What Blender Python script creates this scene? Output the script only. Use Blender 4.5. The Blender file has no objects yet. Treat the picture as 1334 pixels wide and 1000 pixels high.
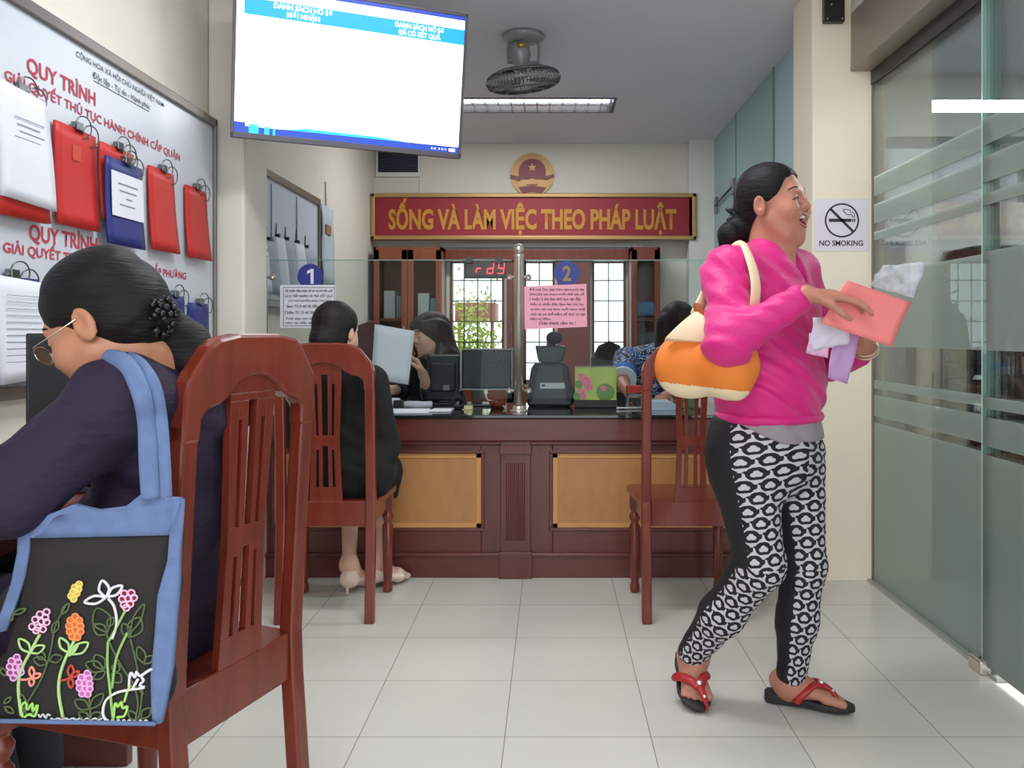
import bpy, bmesh, math, random
import numpy as np
from mathutils import Vector, Matrix
random.seed(7)
R_ = math.radians
scene = bpy.context.scene
COL = scene.collection

# ---------------------------------------------------------------- camera, world, exposure
F_PX, VX, VY, HC = 1120.0, 718.0, 436.0, 1.1
cam_d = bpy.data.cameras.new('camera')
cam_d.sensor_width = 36.0
cam_d.lens = F_PX / 1334 * 36
cam_d.shift_x = -(VX - 667) / 1334
cam_d.shift_y = -(500 - VY) / 1334
cam_d.clip_start = 0.05
cam = bpy.data.objects.new('camera', cam_d)
cam.location = (0, 0, HC)
cam.rotation_euler = (math.pi / 2, 0, 0)
COL.objects.link(cam)
scene.camera = cam

w = bpy.data.worlds.new('world')
scene.world = w
w.use_nodes = True
bg = w.node_tree.nodes['Background']
bg.inputs[0].default_value = (0.86, 0.94, 1.0, 1)
bg.inputs[1].default_value = 1.7

scene.view_settings.view_transform = 'Standard'
scene.view_settings.look = 'None'
scene.view_settings.gamma = 1
scene.view_settings.use_curve_mapping = False
scene.view_settings.exposure = 0.50
LAMP_W = 34      # ceiling tube fixtures

# room dimensions (camera stands at x=0, y=0)
XL, XR, CEIL, YB = -1.45, 1.437, 2.67, 7.06
def P(px, py, D):
    """point seen at photograph pixel (px,py) at depth D"""
    return Vector(((px - VX) * D / F_PX, D, HC - (py - VY) * D / F_PX))

# ---------------------------------------------------------------- helpers
def srgb(r, g, b):
    f = lambda c: (c / 255 / 12.92) if c / 255 <= 0.04045 else ((c / 255 + 0.055) / 1.055) ** 2.4
    return (f(r), f(g), f(b), 1)

def nd(nt, typ, **kw):
    n = nt.nodes.new(typ)
    for k, v in kw.items():
        setattr(n, k, v)
    return n

def mat(name, col, rough=0.5, metal=0.0, var=0.0, vscale=8, stretch=(1, 1, 1), bump=0.0, bscale=60,
        bstretch=(1, 1, 1), col2=None, coat=0.0, spec=0.5, emit=0, sss=0.0, sheen=0.0):
    m = bpy.data.materials.new(name)
    m.use_nodes = True
    nt = m.node_tree
    b = nt.nodes['Principled BSDF']
    b.inputs['Base Color'].default_value = col
    b.inputs['Roughness'].default_value = rough
    b.inputs['Metallic'].default_value = metal
    b.inputs['Specular IOR Level'].default_value = spec
    b.inputs['Coat Weight'].default_value = coat
    b.inputs['Coat Roughness'].default_value = 0.1
    if sheen: b.inputs['Sheen Weight'].default_value = sheen
    if sss:
        b.inputs['Subsurface Weight'].default_value = sss
        b.inputs['Subsurface Radius'].default_value = (0.02, 0.008, 0.004)
        b.inputs['Subsurface Scale'].default_value = 0.4
    if emit:
        b.inputs['Emission Color'].default_value = col
        b.inputs['Emission Strength'].default_value = emit
    tc = nd(nt, 'ShaderNodeTexCoord')
    if var or col2:
        mp = nd(nt, 'ShaderNodeMapping'); mp.inputs['Scale'].default_value = stretch
        nz = nd(nt, 'ShaderNodeTexNoise'); nz.inputs['Scale'].default_value = vscale; nz.inputs['Detail'].default_value = 5
        nt.links.new(tc.outputs['Object'], mp.inputs[0]); nt.links.new(mp.outputs[0], nz.inputs[0])
        cr = nd(nt, 'ShaderNodeValToRGB')
        c2 = col2 or tuple(min(1, c * (1 + var)) for c in col[:3]) + (1,)
        c1 = col if col2 else tuple(c * (1 - var) for c in col[:3]) + (1,)
        cr.color_ramp.elements[0].position = 0.3; cr.color_ramp.elements[0].color = c1
        cr.color_ramp.elements[1].position = 0.7; cr.color_ramp.elements[1].color = c2
        nt.links.new(nz.outputs[0], cr.inputs[0]); nt.links.new(cr.outputs[0], b.inputs['Base Color'])
    if bump:
        mp = nd(nt, 'ShaderNodeMapping'); mp.inputs['Scale'].default_value = bstretch
        nz = nd(nt, 'ShaderNodeTexNoise'); nz.inputs['Scale'].default_value = bscale; nz.inputs['Detail'].default_value = 3
        bp = nd(nt, 'ShaderNodeBump'); bp.inputs['Strength'].default_value = min(1, bump); bp.inputs['Distance'].default_value = 0.01
        nt.links.new(tc.outputs['Object'], mp.inputs[0]); nt.links.new(mp.outputs[0], nz.inputs[0])
        nt.links.new(nz.outputs[0], bp.inputs['Height']); nt.links.new(bp.outputs[0], b.inputs['Normal'])
    return m

def glass(name, tint=(0.86, 0.93, 0.91, 1), refl=1.0, rough=0.0):
    m = bpy.data.materials.new(name); m.use_nodes = True
    nt = m.node_tree; nt.nodes.clear()
    out = nd(nt, 'ShaderNodeOutputMaterial'); tr = nd(nt, 'ShaderNodeBsdfTransparent'); gl = nd(nt, 'ShaderNodeBsdfGlossy')
    tr.inputs[0].default_value = tint; gl.inputs['Roughness'].default_value = rough
    fr = nd(nt, 'ShaderNodeFresnel'); fr.inputs[0].default_value = 1.45
    mu = nd(nt, 'ShaderNodeMath', operation='MULTIPLY'); mu.inputs[1].default_value = refl; mu.use_clamp = True
    mx = nd(nt, 'ShaderNodeMixShader')
    nt.links.new(fr.outputs[0], mu.inputs[0]); nt.links.new(mu.outputs[0], mx.inputs[0])
    nt.links.new(tr.outputs[0], mx.inputs[1]); nt.links.new(gl.outputs[0], mx.inputs[2]); nt.links.new(mx.outputs[0], out.inputs[0])
    return m

class MB:
    """collects shapes into one mesh"""
    def __init__(self):
        self.v, self.f, self.m, self.s = [], [], [], []
    def add(self, vs, fs, mi=0, smooth=False):
        o = len(self.v)
        self.v += [Vector(p) for p in vs]
        for f in fs:
            self.f.append(tuple(i + o for i in f)); self.m.append(mi); self.s.append(smooth)
        return self
    def box(self, lo, hi, mi=0, M=None):
        x0, y0, z0 = lo; x1, y1, z1 = hi
        vs = [(x0, y0, z0), (x1, y0, z0), (x1, y1, z0), (x0, y1, z0), (x0, y0, z1), (x1, y0, z1), (x1, y1, z1), (x0, y1, z1)]
        if M is not None: vs = [M @ Vector(p) for p in vs]
        return self.add(vs, [(0, 3, 2, 1), (4, 5, 6, 7), (0, 1, 5, 4), (1, 2, 6, 5), (2, 3, 7, 6), (3, 0, 4, 7)], mi)
    def prism(self, pts, z0, z1, mi=0, M=None, smooth=False):
        """outline in local xy, extruded z0..z1, placed by M"""
        n = len(pts)
        vs = [(p[0], p[1], z0) for p in pts] + [(p[0], p[1], z1) for p in pts]
        if M is not None: vs = [M @ Vector(p) for p in vs]
        self.add(vs, [tuple(range(n - 1, -1, -1)), tuple(range(n, 2 * n))], mi)
        o = len(self.v) - 2 * n
        for i in range(n):
            j = (i + 1) % n
            self.f.append((o + i, o + j, o + n + j, o + n + i)); self.m.append(mi); self.s.append(smooth)
        return self
    def lathe(self, prof, c=(0, 0, 0), n=16, mi=0, M=None, cap=True):
        """profile (r,z) turned about z through c"""
        vs = []
        for r, z in prof:
            for i in range(n):
                a = 2 * math.pi * i / n
                vs.append(Vector((c[0] + r * math.cos(a), c[1] + r * math.sin(a), c[2] + z)))
        if M is not None: vs = [M @ p for p in vs]
        fs = []
        for k in range(len(prof) - 1):
            for i in range(n):
                j = (i + 1) % n
                fs.append((k * n + i, k * n + j, (k + 1) * n + j, (k + 1) * n + i))
        self.add(vs, fs, mi, True)
        if cap:
            o = len(self.v) - len(vs)
            self.f.append(tuple(o + i for i in range(n - 1, -1, -1))); self.m.append(mi); self.s.append(False)
            e = o + (len(prof) - 1) * n
            self.f.append(tuple(e + i for i in range(n))); self.m.append(mi); self.s.append(False)
        return self
    def tube(self, pts, r, n=8, mi=0, closed=False, flat=None):
        """tube along points; r number or list; flat=(vector, factor) squashes the section along vector"""
        pts = [Vector(p) for p in pts]; N = len(pts)
        rs = r if isinstance(r, (list, tuple)) else [r] * N
        t0 = (pts[1] - pts[0]).normalized()
        up = Vector((0, 0, 1)) if abs(t0.z) < 0.9 else Vector((1, 0, 0))
        u = t0.cross(up).normalized()
        vs = []
        for i, p in enumerate(pts):
            a = pts[(i - 1) % N] if (i > 0 or closed) else p
            b = pts[(i + 1) % N] if (i < N - 1 or closed) else p
            t = (b - a)
            t = t.normalized() if t.length > 1e-9 else t0
            u = (u - t * u.dot(t))
            u = u.normalized() if u.length > 1e-6 else t.orthogonal().normalized()
            v = t.cross(u)
            for k in range(n):
                an = 2 * math.pi * k / n
                d = (u * math.cos(an) + v * math.sin(an)) * rs[i]
                if flat:
                    fv = Vector(flat[0]).normalized(); d = d - fv * d.dot(fv) * (1 - flat[1])
                vs.append(p + d)
        fs = []
        for i in range(N if closed else N - 1):
            j = (i + 1) % N
            for k in range(n):
                l = (k + 1) % n
                fs.append((i * n + k, i * n + l, j * n + l, j * n + k))
        self.add(vs, fs, mi, True)
        if not closed:
            o = len(self.v) - len(vs)
            self.f.append(tuple(o + k for k in range(n - 1, -1, -1))); self.m.append(mi); self.s.append(False)
            e = o + (N - 1) * n
            self.f.append(tuple(e + k for k in range(n))); self.m.append(mi); self.s.append(False)
        return self
    def ball(self, c, r, n=12, mi=0):
        rr = r if isinstance(r, (tuple, list)) else (r, r, r)
        m = n // 2
        vs = [(c[0], c[1], c[2] - rr[2])]
        for j in range(1, m):
            a = math.pi * j / m
            for i in range(n):
                b = 2 * math.pi * i / n
                vs.append((c[0] + rr[0] * math.sin(a) * math.cos(b), c[1] + rr[1] * math.sin(a) * math.sin(b), c[2] - rr[2] * math.cos(a)))
        vs.append((c[0], c[1], c[2] + rr[2]))
        fs = [(0, 1 + (i + 1) % n, 1 + i) for i in range(n)]
        for j in range(m - 2):
            for i in range(n):
                k = (i + 1) % n
                fs.append((1 + j * n + i, 1 + j * n + k, 1 + (j + 1) * n + k, 1 + (j + 1) * n + i))
        e = len(vs) - 1; o = 1 + (m - 2) * n
        fs += [(e, o + i, o + (i + 1) % n) for i in range(n)]
        return self.add(vs, fs, mi, True)
    def sheet(self, c, nx=8, ny=8, bend=0.0, th=0.0012, mi=0, wob=0.0, seed=1, n=None):
        """thin sheet between corners TL,TR,BR,BL; bend bows it along its normal"""
        tl, tr, br, bl = [Vector(p) for p in c]
        nn = n or (tr - tl).cross(bl - tl).normalized()
        rnd = random.Random(seed); ph = [rnd.random() * 6.28 for _ in range(4)]
        top, bot = [], []
        for j in range(ny + 1):
            for i in range(nx + 1):
                u, v = i / nx, j / ny
                p = tl.lerp(tr, u).lerp(bl.lerp(br, u), v)
                off = bend * math.sin(math.pi * v) + wob * (math.sin(u * 9 + ph[0]) * math.cos(v * 7 + ph[1]) + 0.6 * math.sin(u * 17 + v * 11 + ph[2]))
                top.append(p + nn * (off + th / 2)); bot.append(p + nn * (off - th / 2))
        W = nx + 1; N = W * (ny + 1)
        fs = []
        for j in range(ny):
            for i in range(nx):
                a = j * W + i
                fs.append((a, a + 1, a + W + 1, a + W)); fs.append((N + a, N + a + W, N + a + W + 1, N + a + 1))
        ring = [i for i in range(W)] + [j * W + nx for j in range(1, ny + 1)] + [ny * W + i for i in range(nx - 1, -1, -1)] + [j * W for j in range(ny - 1, 0, -1)]
        for a, b in zip(ring, ring[1:] + ring[:1]):
            fs.append((a, N + a, N + b, b))
        return self.add(top + bot, fs, mi, wob > 0 or bend != 0)
    def build(self, name, mats, parent=None, bevel=0.0, world=True, seg=2, smooth=False):
        """one mesh object. Points are world points unless world=False (then they are in the parent's frame)"""
        me = bpy.data.meshes.new(name)
        vs = self.v
        if parent is not None and world:
            Mi = WM(parent).inverted()
            vs = [Mi @ p for p in vs]
        me.from_pydata([tuple(p) for p in vs], [], self.f)
        for m in (mats if isinstance(mats, (list, tuple)) else [mats]): me.materials.append(m)
        me.polygons.foreach_set('material_index', self.m)
        me.polygons.foreach_set('use_smooth', [True] * len(self.f) if smooth else self.s)
        me.update()
        bm = bmesh.new(); bm.from_mesh(me); bmesh.ops.recalc_face_normals(bm, faces=bm.faces); bm.to_mesh(me); bm.free()
        o = bpy.data.objects.new(name, me); COL.objects.link(o)
        if parent is not None: o.parent = parent
        if bevel:
            b = o.modifiers.new('bevel', 'BEVEL'); b.width = bevel; b.segments = seg; b.limit_method = 'ANGLE'; b.angle_limit = R_(40)
            b.harden_normals = False
        return o

def WM(o):
    M = o.matrix_basis.copy()
    return WM(o.parent) @ M if o.parent else M

def thing(name, label, cat, loc=(0, 0, 0), rotz=0, group=None):
    o = bpy.data.objects.new(name, None); COL.objects.link(o)
    o.empty_display_size = 0.1
    o.location = loc; o.rotation_euler = (0, 0, rotz)
    return tag(o, label, cat, group)
def tag(o, label, cat=None, group=None, kind=None):
    if label: o['label'] = label
    if cat: o['category'] = cat
    if group: o['group'] = group
    if kind: o['kind'] = kind
    return o
def struct(mb, name, mats, bevel=0, parent=None):
    o = mb.build(name, mats, parent, bevel)
    if parent is None: o['kind'] = 'structure'
    return o
def copy_tree(o, parent=None):
    c = o.copy(); COL.objects.link(c)
    if parent: c.parent = parent
    for ch in list(o.children): copy_tree(ch, c)
    return c

def text(body, width, cap, O, Rv, Uv, m, name='lettering', parent=None, bold=0.0, depth=0.0006, align='L', shear=0.0):
    """lettering as a thin mesh: width = total length, cap = capital height"""
    cu = bpy.data.curves.new('t', 'FONT'); cu.body = body; cu.size = 1; cu.offset = bold; cu.shear = shear
    cu.extrude = 0; cu.resolution_u = 3
    to = bpy.data.objects.new('t', cu); COL.objects.link(to)
    dg = bpy.context.evaluated_depsgraph_get(); dg.update()
    me = bpy.data.meshes.new_from_object(to.evaluated_get(dg))
    bpy.data.objects.remove(to); bpy.data.curves.remove(cu)
    me.name = name
    n = len(me.vertices)
    co = np.zeros(n * 3); me.vertices.foreach_get('co', co); co = co.reshape(-1, 3)
    x0, x1 = co[:, 0].min(), co[:, 0].max()
    sx = width / max(1e-6, x1 - x0); sy = cap / 0.715
    off = 0 if align == 'L' else -width / 2
    Rv = Vector(Rv).normalized(); Uv = Vector(Uv).normalized(); Nv = Rv.cross(Uv)
    Rn, Un, Nn, On = [np.array(q) for q in (Rv, Uv, Nv, O)]
    out = On + np.outer((co[:, 0] - x0) * sx + off, Rn) + np.outer(co[:, 1] * sy, Un) + Nn * depth
    if parent is not None:
        Mi = np.array(WM(parent).inverted()); out = out @ Mi[:3, :3].T + Mi[:3, 3]
    me.vertices.foreach_set('co', out.ravel()); me.materials.clear(); me.materials.append(m); me.update()
    o = bpy.data.objects.new(name, me); COL.objects.link(o)
    if parent is not None: o.parent = parent
    return o

def frame(O, Rv, Uv):
    Rv = Vector(Rv).normalized(); Uv = Vector(Uv); Uv = (Uv - Rv * Uv.dot(Rv)).normalized(); N = Rv.cross(Uv)
    M = Matrix.Identity(4)
    for i in range(3):
        M[i][0] = Rv[i]; M[i][1] = Uv[i]; M[i][2] = N[i]; M[i][3] = O[i]
    return M
def arc(c, r, a0, a1, n, sy=1.0):
    return [(c[0] + r * math.cos(R_(a0 + (a1 - a0) * i / n)), c[1] + sy * r * math.sin(R_(a0 + (a1 - a0) * i / n))) for i in range(n + 1)]
def smooth_path(pts, sub=6):
    pts = [Vector(p) for p in pts]; out = []
    for i in range(len(pts) - 1):
        p0 = pts[max(0, i - 1)]; p1 = pts[i]; p2 = pts[i + 1]; p3 = pts[min(len(pts) - 1, i + 2)]
        for k in range(sub):
            t = k / sub
            out.append(0.5 * ((2 * p1) + (p2 - p0) * t + (2 * p0 - 5 * p1 + 4 * p2 - p3) * t * t + (3 * p1 - p0 - 3 * p2 + p3) * t ** 3))
    out.append(pts[-1]); return out
# ---------------------------------------------------------------- smooth solids (people, cloth, bags) from blended primitives
def V3(p): return np.array(tuple(p), dtype=np.float32)
def C(a, b, ra, rb, k=0.02): return ('u', 'c', V3(a), V3(b), ra, rb, k)
def S(a, r, k=0.02): return ('u', 'c', V3(a), V3(a) + np.float32(1e-4), r, r, k)
def E(c, r, M=None, k=0.02): return ('u', 'e', V3(c), V3(r), np.eye(3) if M is None else np.array(M), k)
def EC(a, b, ra, rb, side, fwd, k=0.03): return ('u', 'ec', V3(a), V3(b), ra, rb, V3(side), V3(fwd), k)
def SUB(p, k=0.006): return ('s',) + p[1:-1] + (k,)
def CUT(n, c, k=0.0): return ('p', V3(n), V3(c), k)
def prim_dist(p, X):
    kind = p[1]
    if kind == 'c':
        a, b, ra, rb = p[2:6]
        ba = b - a; L = max(float(ba @ ba), 1e-9)
        t = np.clip(((X - a) @ ba) / L, 0, 1)
        d = X - a - t[..., None] * ba
        return np.sqrt((d * d).sum(-1)) - (ra + (rb - ra) * t)
    if kind == 'e':
        c, r, M = p[2:5]
        q = (X - c) @ M.astype(np.float32)
        k0 = np.sqrt(((q / r) ** 2).sum(-1)); k1 = np.sqrt(((q / (r * r)) ** 2).sum(-1)) + 1e-6
        return k0 * (k0 - 1) / k1
    if kind == 'ec':
        a, b, ra, rb, sd, fw = p[2:8]
        ba = b - a; L = float(np.sqrt(ba @ ba)); ax = ba / L
        q = X - a; tt = (q @ ax); t = np.clip(tt / L, 0, 1); over = tt - t * L
        rs = ra[0] + (rb[0] - ra[0]) * t; rf = ra[1] + (rb[1] - ra[1]) * t
        r_ = q - tt[..., None] * ax; s = r_ @ sd; f = r_ @ fw
        mn = np.minimum(rs, rf)
        return (np.sqrt((s / rs) ** 2 + (f / rf) ** 2 + (over / mn) ** 2) - 1) * mn
def prim_bounds(p):
    kind = p[1]
    if kind == 'c':
        a, b, ra, rb = p[2:6]; r = max(ra, rb); return np.minimum(a, b) - r, np.maximum(a, b) + r
    if kind == 'e':
        c, r, M = p[2:5]; m = (np.abs(M) @ r); return c - m, c + m
    a, b, ra, rb = p[2:6]; r = max(ra[0], ra[1], rb[0], rb[1]); return np.minimum(a, b) - r, np.maximum(a, b) + r

def sdf_mesh(prims, h=0.005, fold=None, prune=True):
    lo = np.min([prim_bounds(p)[0] for p in prims if p[0] == 'u'], 0) - 3 * h
    hi = np.max([prim_bounds(p)[1] for p in prims if p[0] == 'u'], 0) + 3 * h
    n = np.ceil((hi - lo) / h).astype(int) + 1
    F = np.full(n, 1.0, np.float32)
    ax = [(lo[i] + h * np.arange(n[i])).astype(np.float32) for i in range(3)]
    for p in prims:
        k = p[-1]
        if p[0] == 'p':
            nn, c = p[1], p[2]
            d = ((ax[0] - c[0]) * nn[0])[:, None, None] + ((ax[1] - c[1]) * nn[1])[None, :, None] + ((ax[2] - c[2]) * nn[2])[None, None, :]
            F = np.maximum(F, d); continue
        a, b = prim_bounds(p); mg = k + 4 * h
        i0 = np.clip(np.floor((a - mg - lo) / h).astype(int), 0, n - 1); i1 = np.clip(np.ceil((b + mg - lo) / h).astype(int) + 1, 1, n)
        sl = tuple(slice(i0[i], i1[i]) for i in range(3))
        X = np.stack(np.meshgrid(ax[0][sl[0]], ax[1][sl[1]], ax[2][sl[2]], indexing='ij'), -1)
        d = prim_dist(p, X).astype(np.float32); G = F[sl]
        if p[0] == 'u':
            hh = np.maximum(k - np.abs(G - d), 0) / k; F[sl] = np.minimum(G, d) - hh * hh * k / 4
        else:
            d = -d; hh = np.maximum(k - np.abs(G - d), 0) / k; F[sl] = np.maximum(G, d) + hh * hh * k / 4
    if fold:
        amp, fr, dr = fold      # cloth folds: gentle ridges running across direction dr
        near = np.abs(F) < 0.05
        I = np.nonzero(near); X = np.stack([ax[i][I[i]] for i in range(3)], -1)
        dr = V3(dr); q = X @ dr
        ph = 2.2 * np.sin(X @ V3((7, 5, 3))) + 1.7 * np.sin(X @ V3((-4, 9, 6)) + 1)
        F[I] += (amp * (np.sin(q * fr + ph * 1.6) * (0.5 + 0.5 * np.sin(X @ V3((11, -6, 8)) + 2))) + amp * 0.5 * np.sin(q * fr * 1.9 + ph * 2.3 + 1)).astype(np.float32)
    F[0], F[-1] = 1, 1; F[:, 0], F[:, -1] = 1, 1; F[:, :, 0], F[:, :, -1] = 1, 1
    F[F == 0] = 1e-6
    Sg = F < 0
    cs = [(i, j, k) for i in (0, 1) for j in (0, 1) for k in (0, 1)]
    m = np.array(n) - 1
    cnt = np.zeros(m, np.int8)
    for c in cs: cnt += Sg[c[0]:c[0] + m[0], c[1]:c[1] + m[1], c[2]:c[2] + m[2]]
    act = (cnt > 0) & (cnt < 8)
    I = np.stack(np.nonzero(act), -1); idx = np.full(m, -1, np.int32); idx[tuple(I.T)] = np.arange(len(I))
    acc = np.zeros((len(I), 3), np.float32); num = np.zeros(len(I), np.float32)
    for c in cs:
        for axn in range(3):
            if c[axn] == 0:
                e = list(c); e[axn] = 1
                va = F[I[:, 0] + c[0], I[:, 1] + c[1], I[:, 2] + c[2]]; vb = F[I[:, 0] + e[0], I[:, 1] + e[1], I[:, 2] + e[2]]
                mk = (va < 0) != (vb < 0); t = np.where(mk, va / np.where(mk, va - vb, 1), 0)
                q = np.array(c, np.float32)[None] + np.zeros((len(I), 3), np.float32); q[:, axn] += t
                acc += q * mk[:, None]; num += mk
    verts = lo + h * (I + acc / num[:, None])
    quads = []
    for axn in range(3):
        o1, o2 = [(1, 2), (2, 0), (0, 1)][axn]
        A = [slice(1, -1)] * 3; A[axn] = slice(0, -1); Bs = list(A); Bs[axn] = slice(1, None)
        sa, sb = Sg[tuple(A)], Sg[tuple(Bs)]
        J = np.stack(np.nonzero(sa != sb), -1); off = [1, 1, 1]; off[axn] = 0; J = J + off
        fl = Sg[tuple(J.T)]
        def cell(d1, d2):
            Q = J.copy(); Q[:, o1] += d1; Q[:, o2] += d2; return idx[tuple(Q.T)]
        q = np.stack([cell(-1, -1), cell(0, -1), cell(0, 0), cell(-1, 0)], -1)
        q[~fl] = q[~fl][:, ::-1]; quads.append(q)
    quads = np.concatenate(quads)
    # light smoothing
    for _ in range(2):
        s = np.zeros_like(verts); c = np.zeros(len(verts))
        for a, b in ((0, 1), (1, 2), (2, 3), (3, 0)):
            np.add.at(s, quads[:, a], verts[quads[:, b]]); np.add.at(c, quads[:, a], 1)
            np.add.at(s, quads[:, b], verts[quads[:, a]]); np.add.at(c, quads[:, b], 1)
        verts = verts * 0.5 + 0.5 * s / np.maximum(c, 1)[:, None]
    return verts, quads

def sdf_obj(name, prims, mats, parent=None, h=0.005, fold=None, pick=None, uv=None):
    vs, qs = sdf_mesh(prims, h, fold)
    cen = vs[qs].mean(1)
    wv = vs
    if parent is not None:
        Mi = np.array(WM(parent).inverted()); vs = vs @ Mi[:3, :3].T + Mi[:3, 3]
    me = bpy.data.meshes.new(name)
    me.vertices.add(len(vs)); me.vertices.foreach_set('co', vs.astype(np.float32).ravel())
    me.loops.add(len(qs) * 4); me.loops.foreach_set('vertex_index', qs.astype(np.int32).ravel())
    me.polygons.add(len(qs)); me.polygons.foreach_set('loop_start', (np.arange(len(qs)) * 4).astype(np.int32))
    me.update(calc_edges=True)
    for m in (mats if isinstance(mats, (list, tuple)) else [mats]): me.materials.append(m)
    if pick is not None: me.polygons.foreach_set('material_index', pick(cen).astype(np.int32))
    me.polygons.foreach_set('use_smooth', np.ones(len(qs), bool))
    if uv is not None:
        L = me.uv_layers.new(name='UVMap')
        q = uv(wv[qs].reshape(-1, 3), np.repeat(cen, 4, 0))
        L.data.foreach_set('uv', q.astype(np.float32).ravel())
    me.validate(); me.update()
    o = bpy.data.objects.new(name, me); COL.objects.link(o)
    if parent is not None: o.parent = parent
    return o

def basis(f, u):
    """columns forward, left, up"""
    f = Vector(f).normalized(); u = Vector(u); u = (u - f * u.dot(f)).normalized(); s = u.cross(f)
    return np.array([[f[i], s[i], u[i]] for i in range(3)])
def head_prims(Cn, M, sc=1.0, laugh=0.0, chub=1.0):
    T = lambda f, s, u: V3(Cn) + (M @ np.array([f, s, u]) * sc).astype(np.float32)
    e = lambda c, r, k=0.015: E(T(*c), [x * sc for x in r], M, k)
    dz = -0.010 * laugh
    L = [e((-.012, 0, .038), (.094, .074, .082)), e((.030, 0, -.02), (.055, .058 * chub, .078), .03),
         e((.030, 0, -.068 + dz), (.050, .048 * chub, .038), .03), S(T(.064, 0, -.098 + dz), .017 * sc, .025),
         C(T(.074, -.028, .026), T(.074, .028, .026), .013 * sc, .013 * sc, .02)]
    for s in (1, -1):
        L += [S(T(.056, s * .038, -.028), .026 * sc * chub, .025), C(T(.010, s * .052 * chub, -.045), T(.045, s * .034 * chub, -.085 + dz), .018 * sc, .014 * sc, .025),
              SUB(e((.094, s * .031, .006), (.012, .017, .010)), .014), e((.074, s * .031, .005), (.014, .016, .0115), .006)]
    L += [C(T(.084, 0, .014), T(.100, 0, -.020), .0070 * sc, .0120 * sc, .014)]
    for s in (1, -1): L += [S(T(.094, s * .0125, -.024), .0085 * sc, .006)]
    if laugh:
        L += [e((.072, 0, -.056), (.020, .030, .026), .02), SUB(e((.098, 0, -.060), (.032, .030, .018)), .006)]
        for s in (1, -1): L += [S(T(.070, s * .040, -.030), .019 * sc, .02)]
    else:
        L += [C(T(.086, -.014, -.050), T(.086, .014, -.050), .006 * sc, .006 * sc, .008), C(T(.084, -.012, -.060), T(.084, .012, -.060), .007 * sc, .007 * sc, .008)]
    for s in (1, -1):
        L += [e((-.006, s * .076 * (chub ** .5), -.004), (.019, .007, .031), .006), SUB(e((-.002, s * .085, .002), (.010, .006, .017)), .004),
              e((.006, s * .079, -.006), (.005, .005, .008), .004)]
    return L, T
def hand(wr, d, n, side, curl=0.4, spread=0.10, sc=1.0, thumb=0.6):
    """hand from wrist point wr, pointing along d, palm facing n, side = +1/-1 for the thumb's side (d x n)"""
    d = Vector(d).normalized(); n = Vector(n); n = (n - d * n.dot(d)).normalized(); t = d.cross(n) * side
    w = Vector(wr); L = []
    for k, o in enumerate((.027, .009, -.009, -.026)):
        b = w + (d * (.083 - .004 * abs(k - 1)) + t * o) * sc
        L.append(C(w + t * o * .55 * sc + d * .008 * sc, b, .014 * sc, .0115 * sc, .012))
        dd = (d + t * spread * (1.5 - k)).normalized(); ln = (.040, .045, .042, .033)[k]
        p = b; a = 0
        for j, (fr, r0, r1) in enumerate(((1, .0092, .0082), (.65, .0082, .0074), (.5, .0074, .0062))):
            a += curl * (0.8 + .12 * k) * (1.0 if j else .8)
            q = p + (dd * math.cos(a) + n * math.sin(a)) * ln * fr * sc
            L.append(C(p, q, r0 * sc, r1 * sc, .003)); p = q
    p = w + (d * .022 + t * .022) * sc
    q = w + (d * .052 + t * .046 + n * .014) * sc
    r = q + (d * (.026) + t * .008 + n * .022 * thumb) * sc; s = r + (d * .022 - t * .003 + n * .016 * thumb) * sc
    L += [C(p, q, .015 * sc, .0115 * sc, .012), C(q, r, .0108 * sc, .0092 * sc, .004), C(r, s, .0092 * sc, .0075 * sc, .004)]
    return L
# ---------------------------------------------------------------- materials of the room
M_wall = mat('wall_paint', srgb(226, 221, 208), 0.65, var=0.02, vscale=2, bump=0.03, bscale=90)
M_wallw = mat('wall_paint_white', srgb(226, 226, 220), 0.6, var=0.015, vscale=3)
M_ceil = mat('ceiling_paint', srgb(222, 222, 229), 0.8, var=0.01, vscale=2)
M_wood = mat('red_brown_wood', srgb(116, 45, 31), 0.24, var=0.18, vscale=5, stretch=(9, 9, 1.0), coat=0.3, bump=0.015, bscale=40, bstretch=(8, 8, 1))
M_woodd = mat('dark_red_brown_wood', srgb(98, 42, 34), 0.35, var=0.16, vscale=5, stretch=(1.0, 6, 10), coat=0.2)
M_woodv = mat('counter_stile_wood', srgb(94, 41, 33), 0.35, var=0.16, vscale=5, stretch=(10, 6, 1.0), coat=0.2)
M_veneer = mat('tan_veneer', srgb(178, 126, 74), 0.4, var=0.08, vscale=4, stretch=(6, 1, 2.0), coat=0.1)
M_veneerl = mat('pale_veneer_edge', srgb(205, 150, 88), 0.4, var=0.06, vscale=4, stretch=(4, 1, 1.0))
M_cab = mat('cabinet_wood', srgb(116, 52, 36), 0.4, var=0.15, vscale=5, stretch=(8, 8, 1))
M_cabl = mat('cabinet_wood_light', srgb(140, 74, 44), 0.4, var=0.15, vscale=5, stretch=(8, 8, 1))
M_dark = mat('dark_interior', srgb(52, 44, 42), 0.6)
M_black = mat('black_plastic', srgb(24, 24, 27), 0.35)
M_blackm = mat('black_matt', srgb(30, 30, 33), 0.6)
M_greyp = mat('grey_plastic', srgb(120, 122, 126), 0.4)
M_whitep = mat('white_plastic', srgb(225, 225, 222), 0.4)
M_steel = mat('brushed_steel', srgb(214, 208, 196), 0.28, metal=.75)
M_wire = mat('clip_wire', srgb(120, 125, 125), 0.3, metal=1.0)
M_alu = mat('aluminium_frame', srgb(128, 121, 114), 0.4, metal=0.6)
M_beam = mat('brown_grey_metal', srgb(150, 140, 126), 0.4, metal=0.3)
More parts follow.
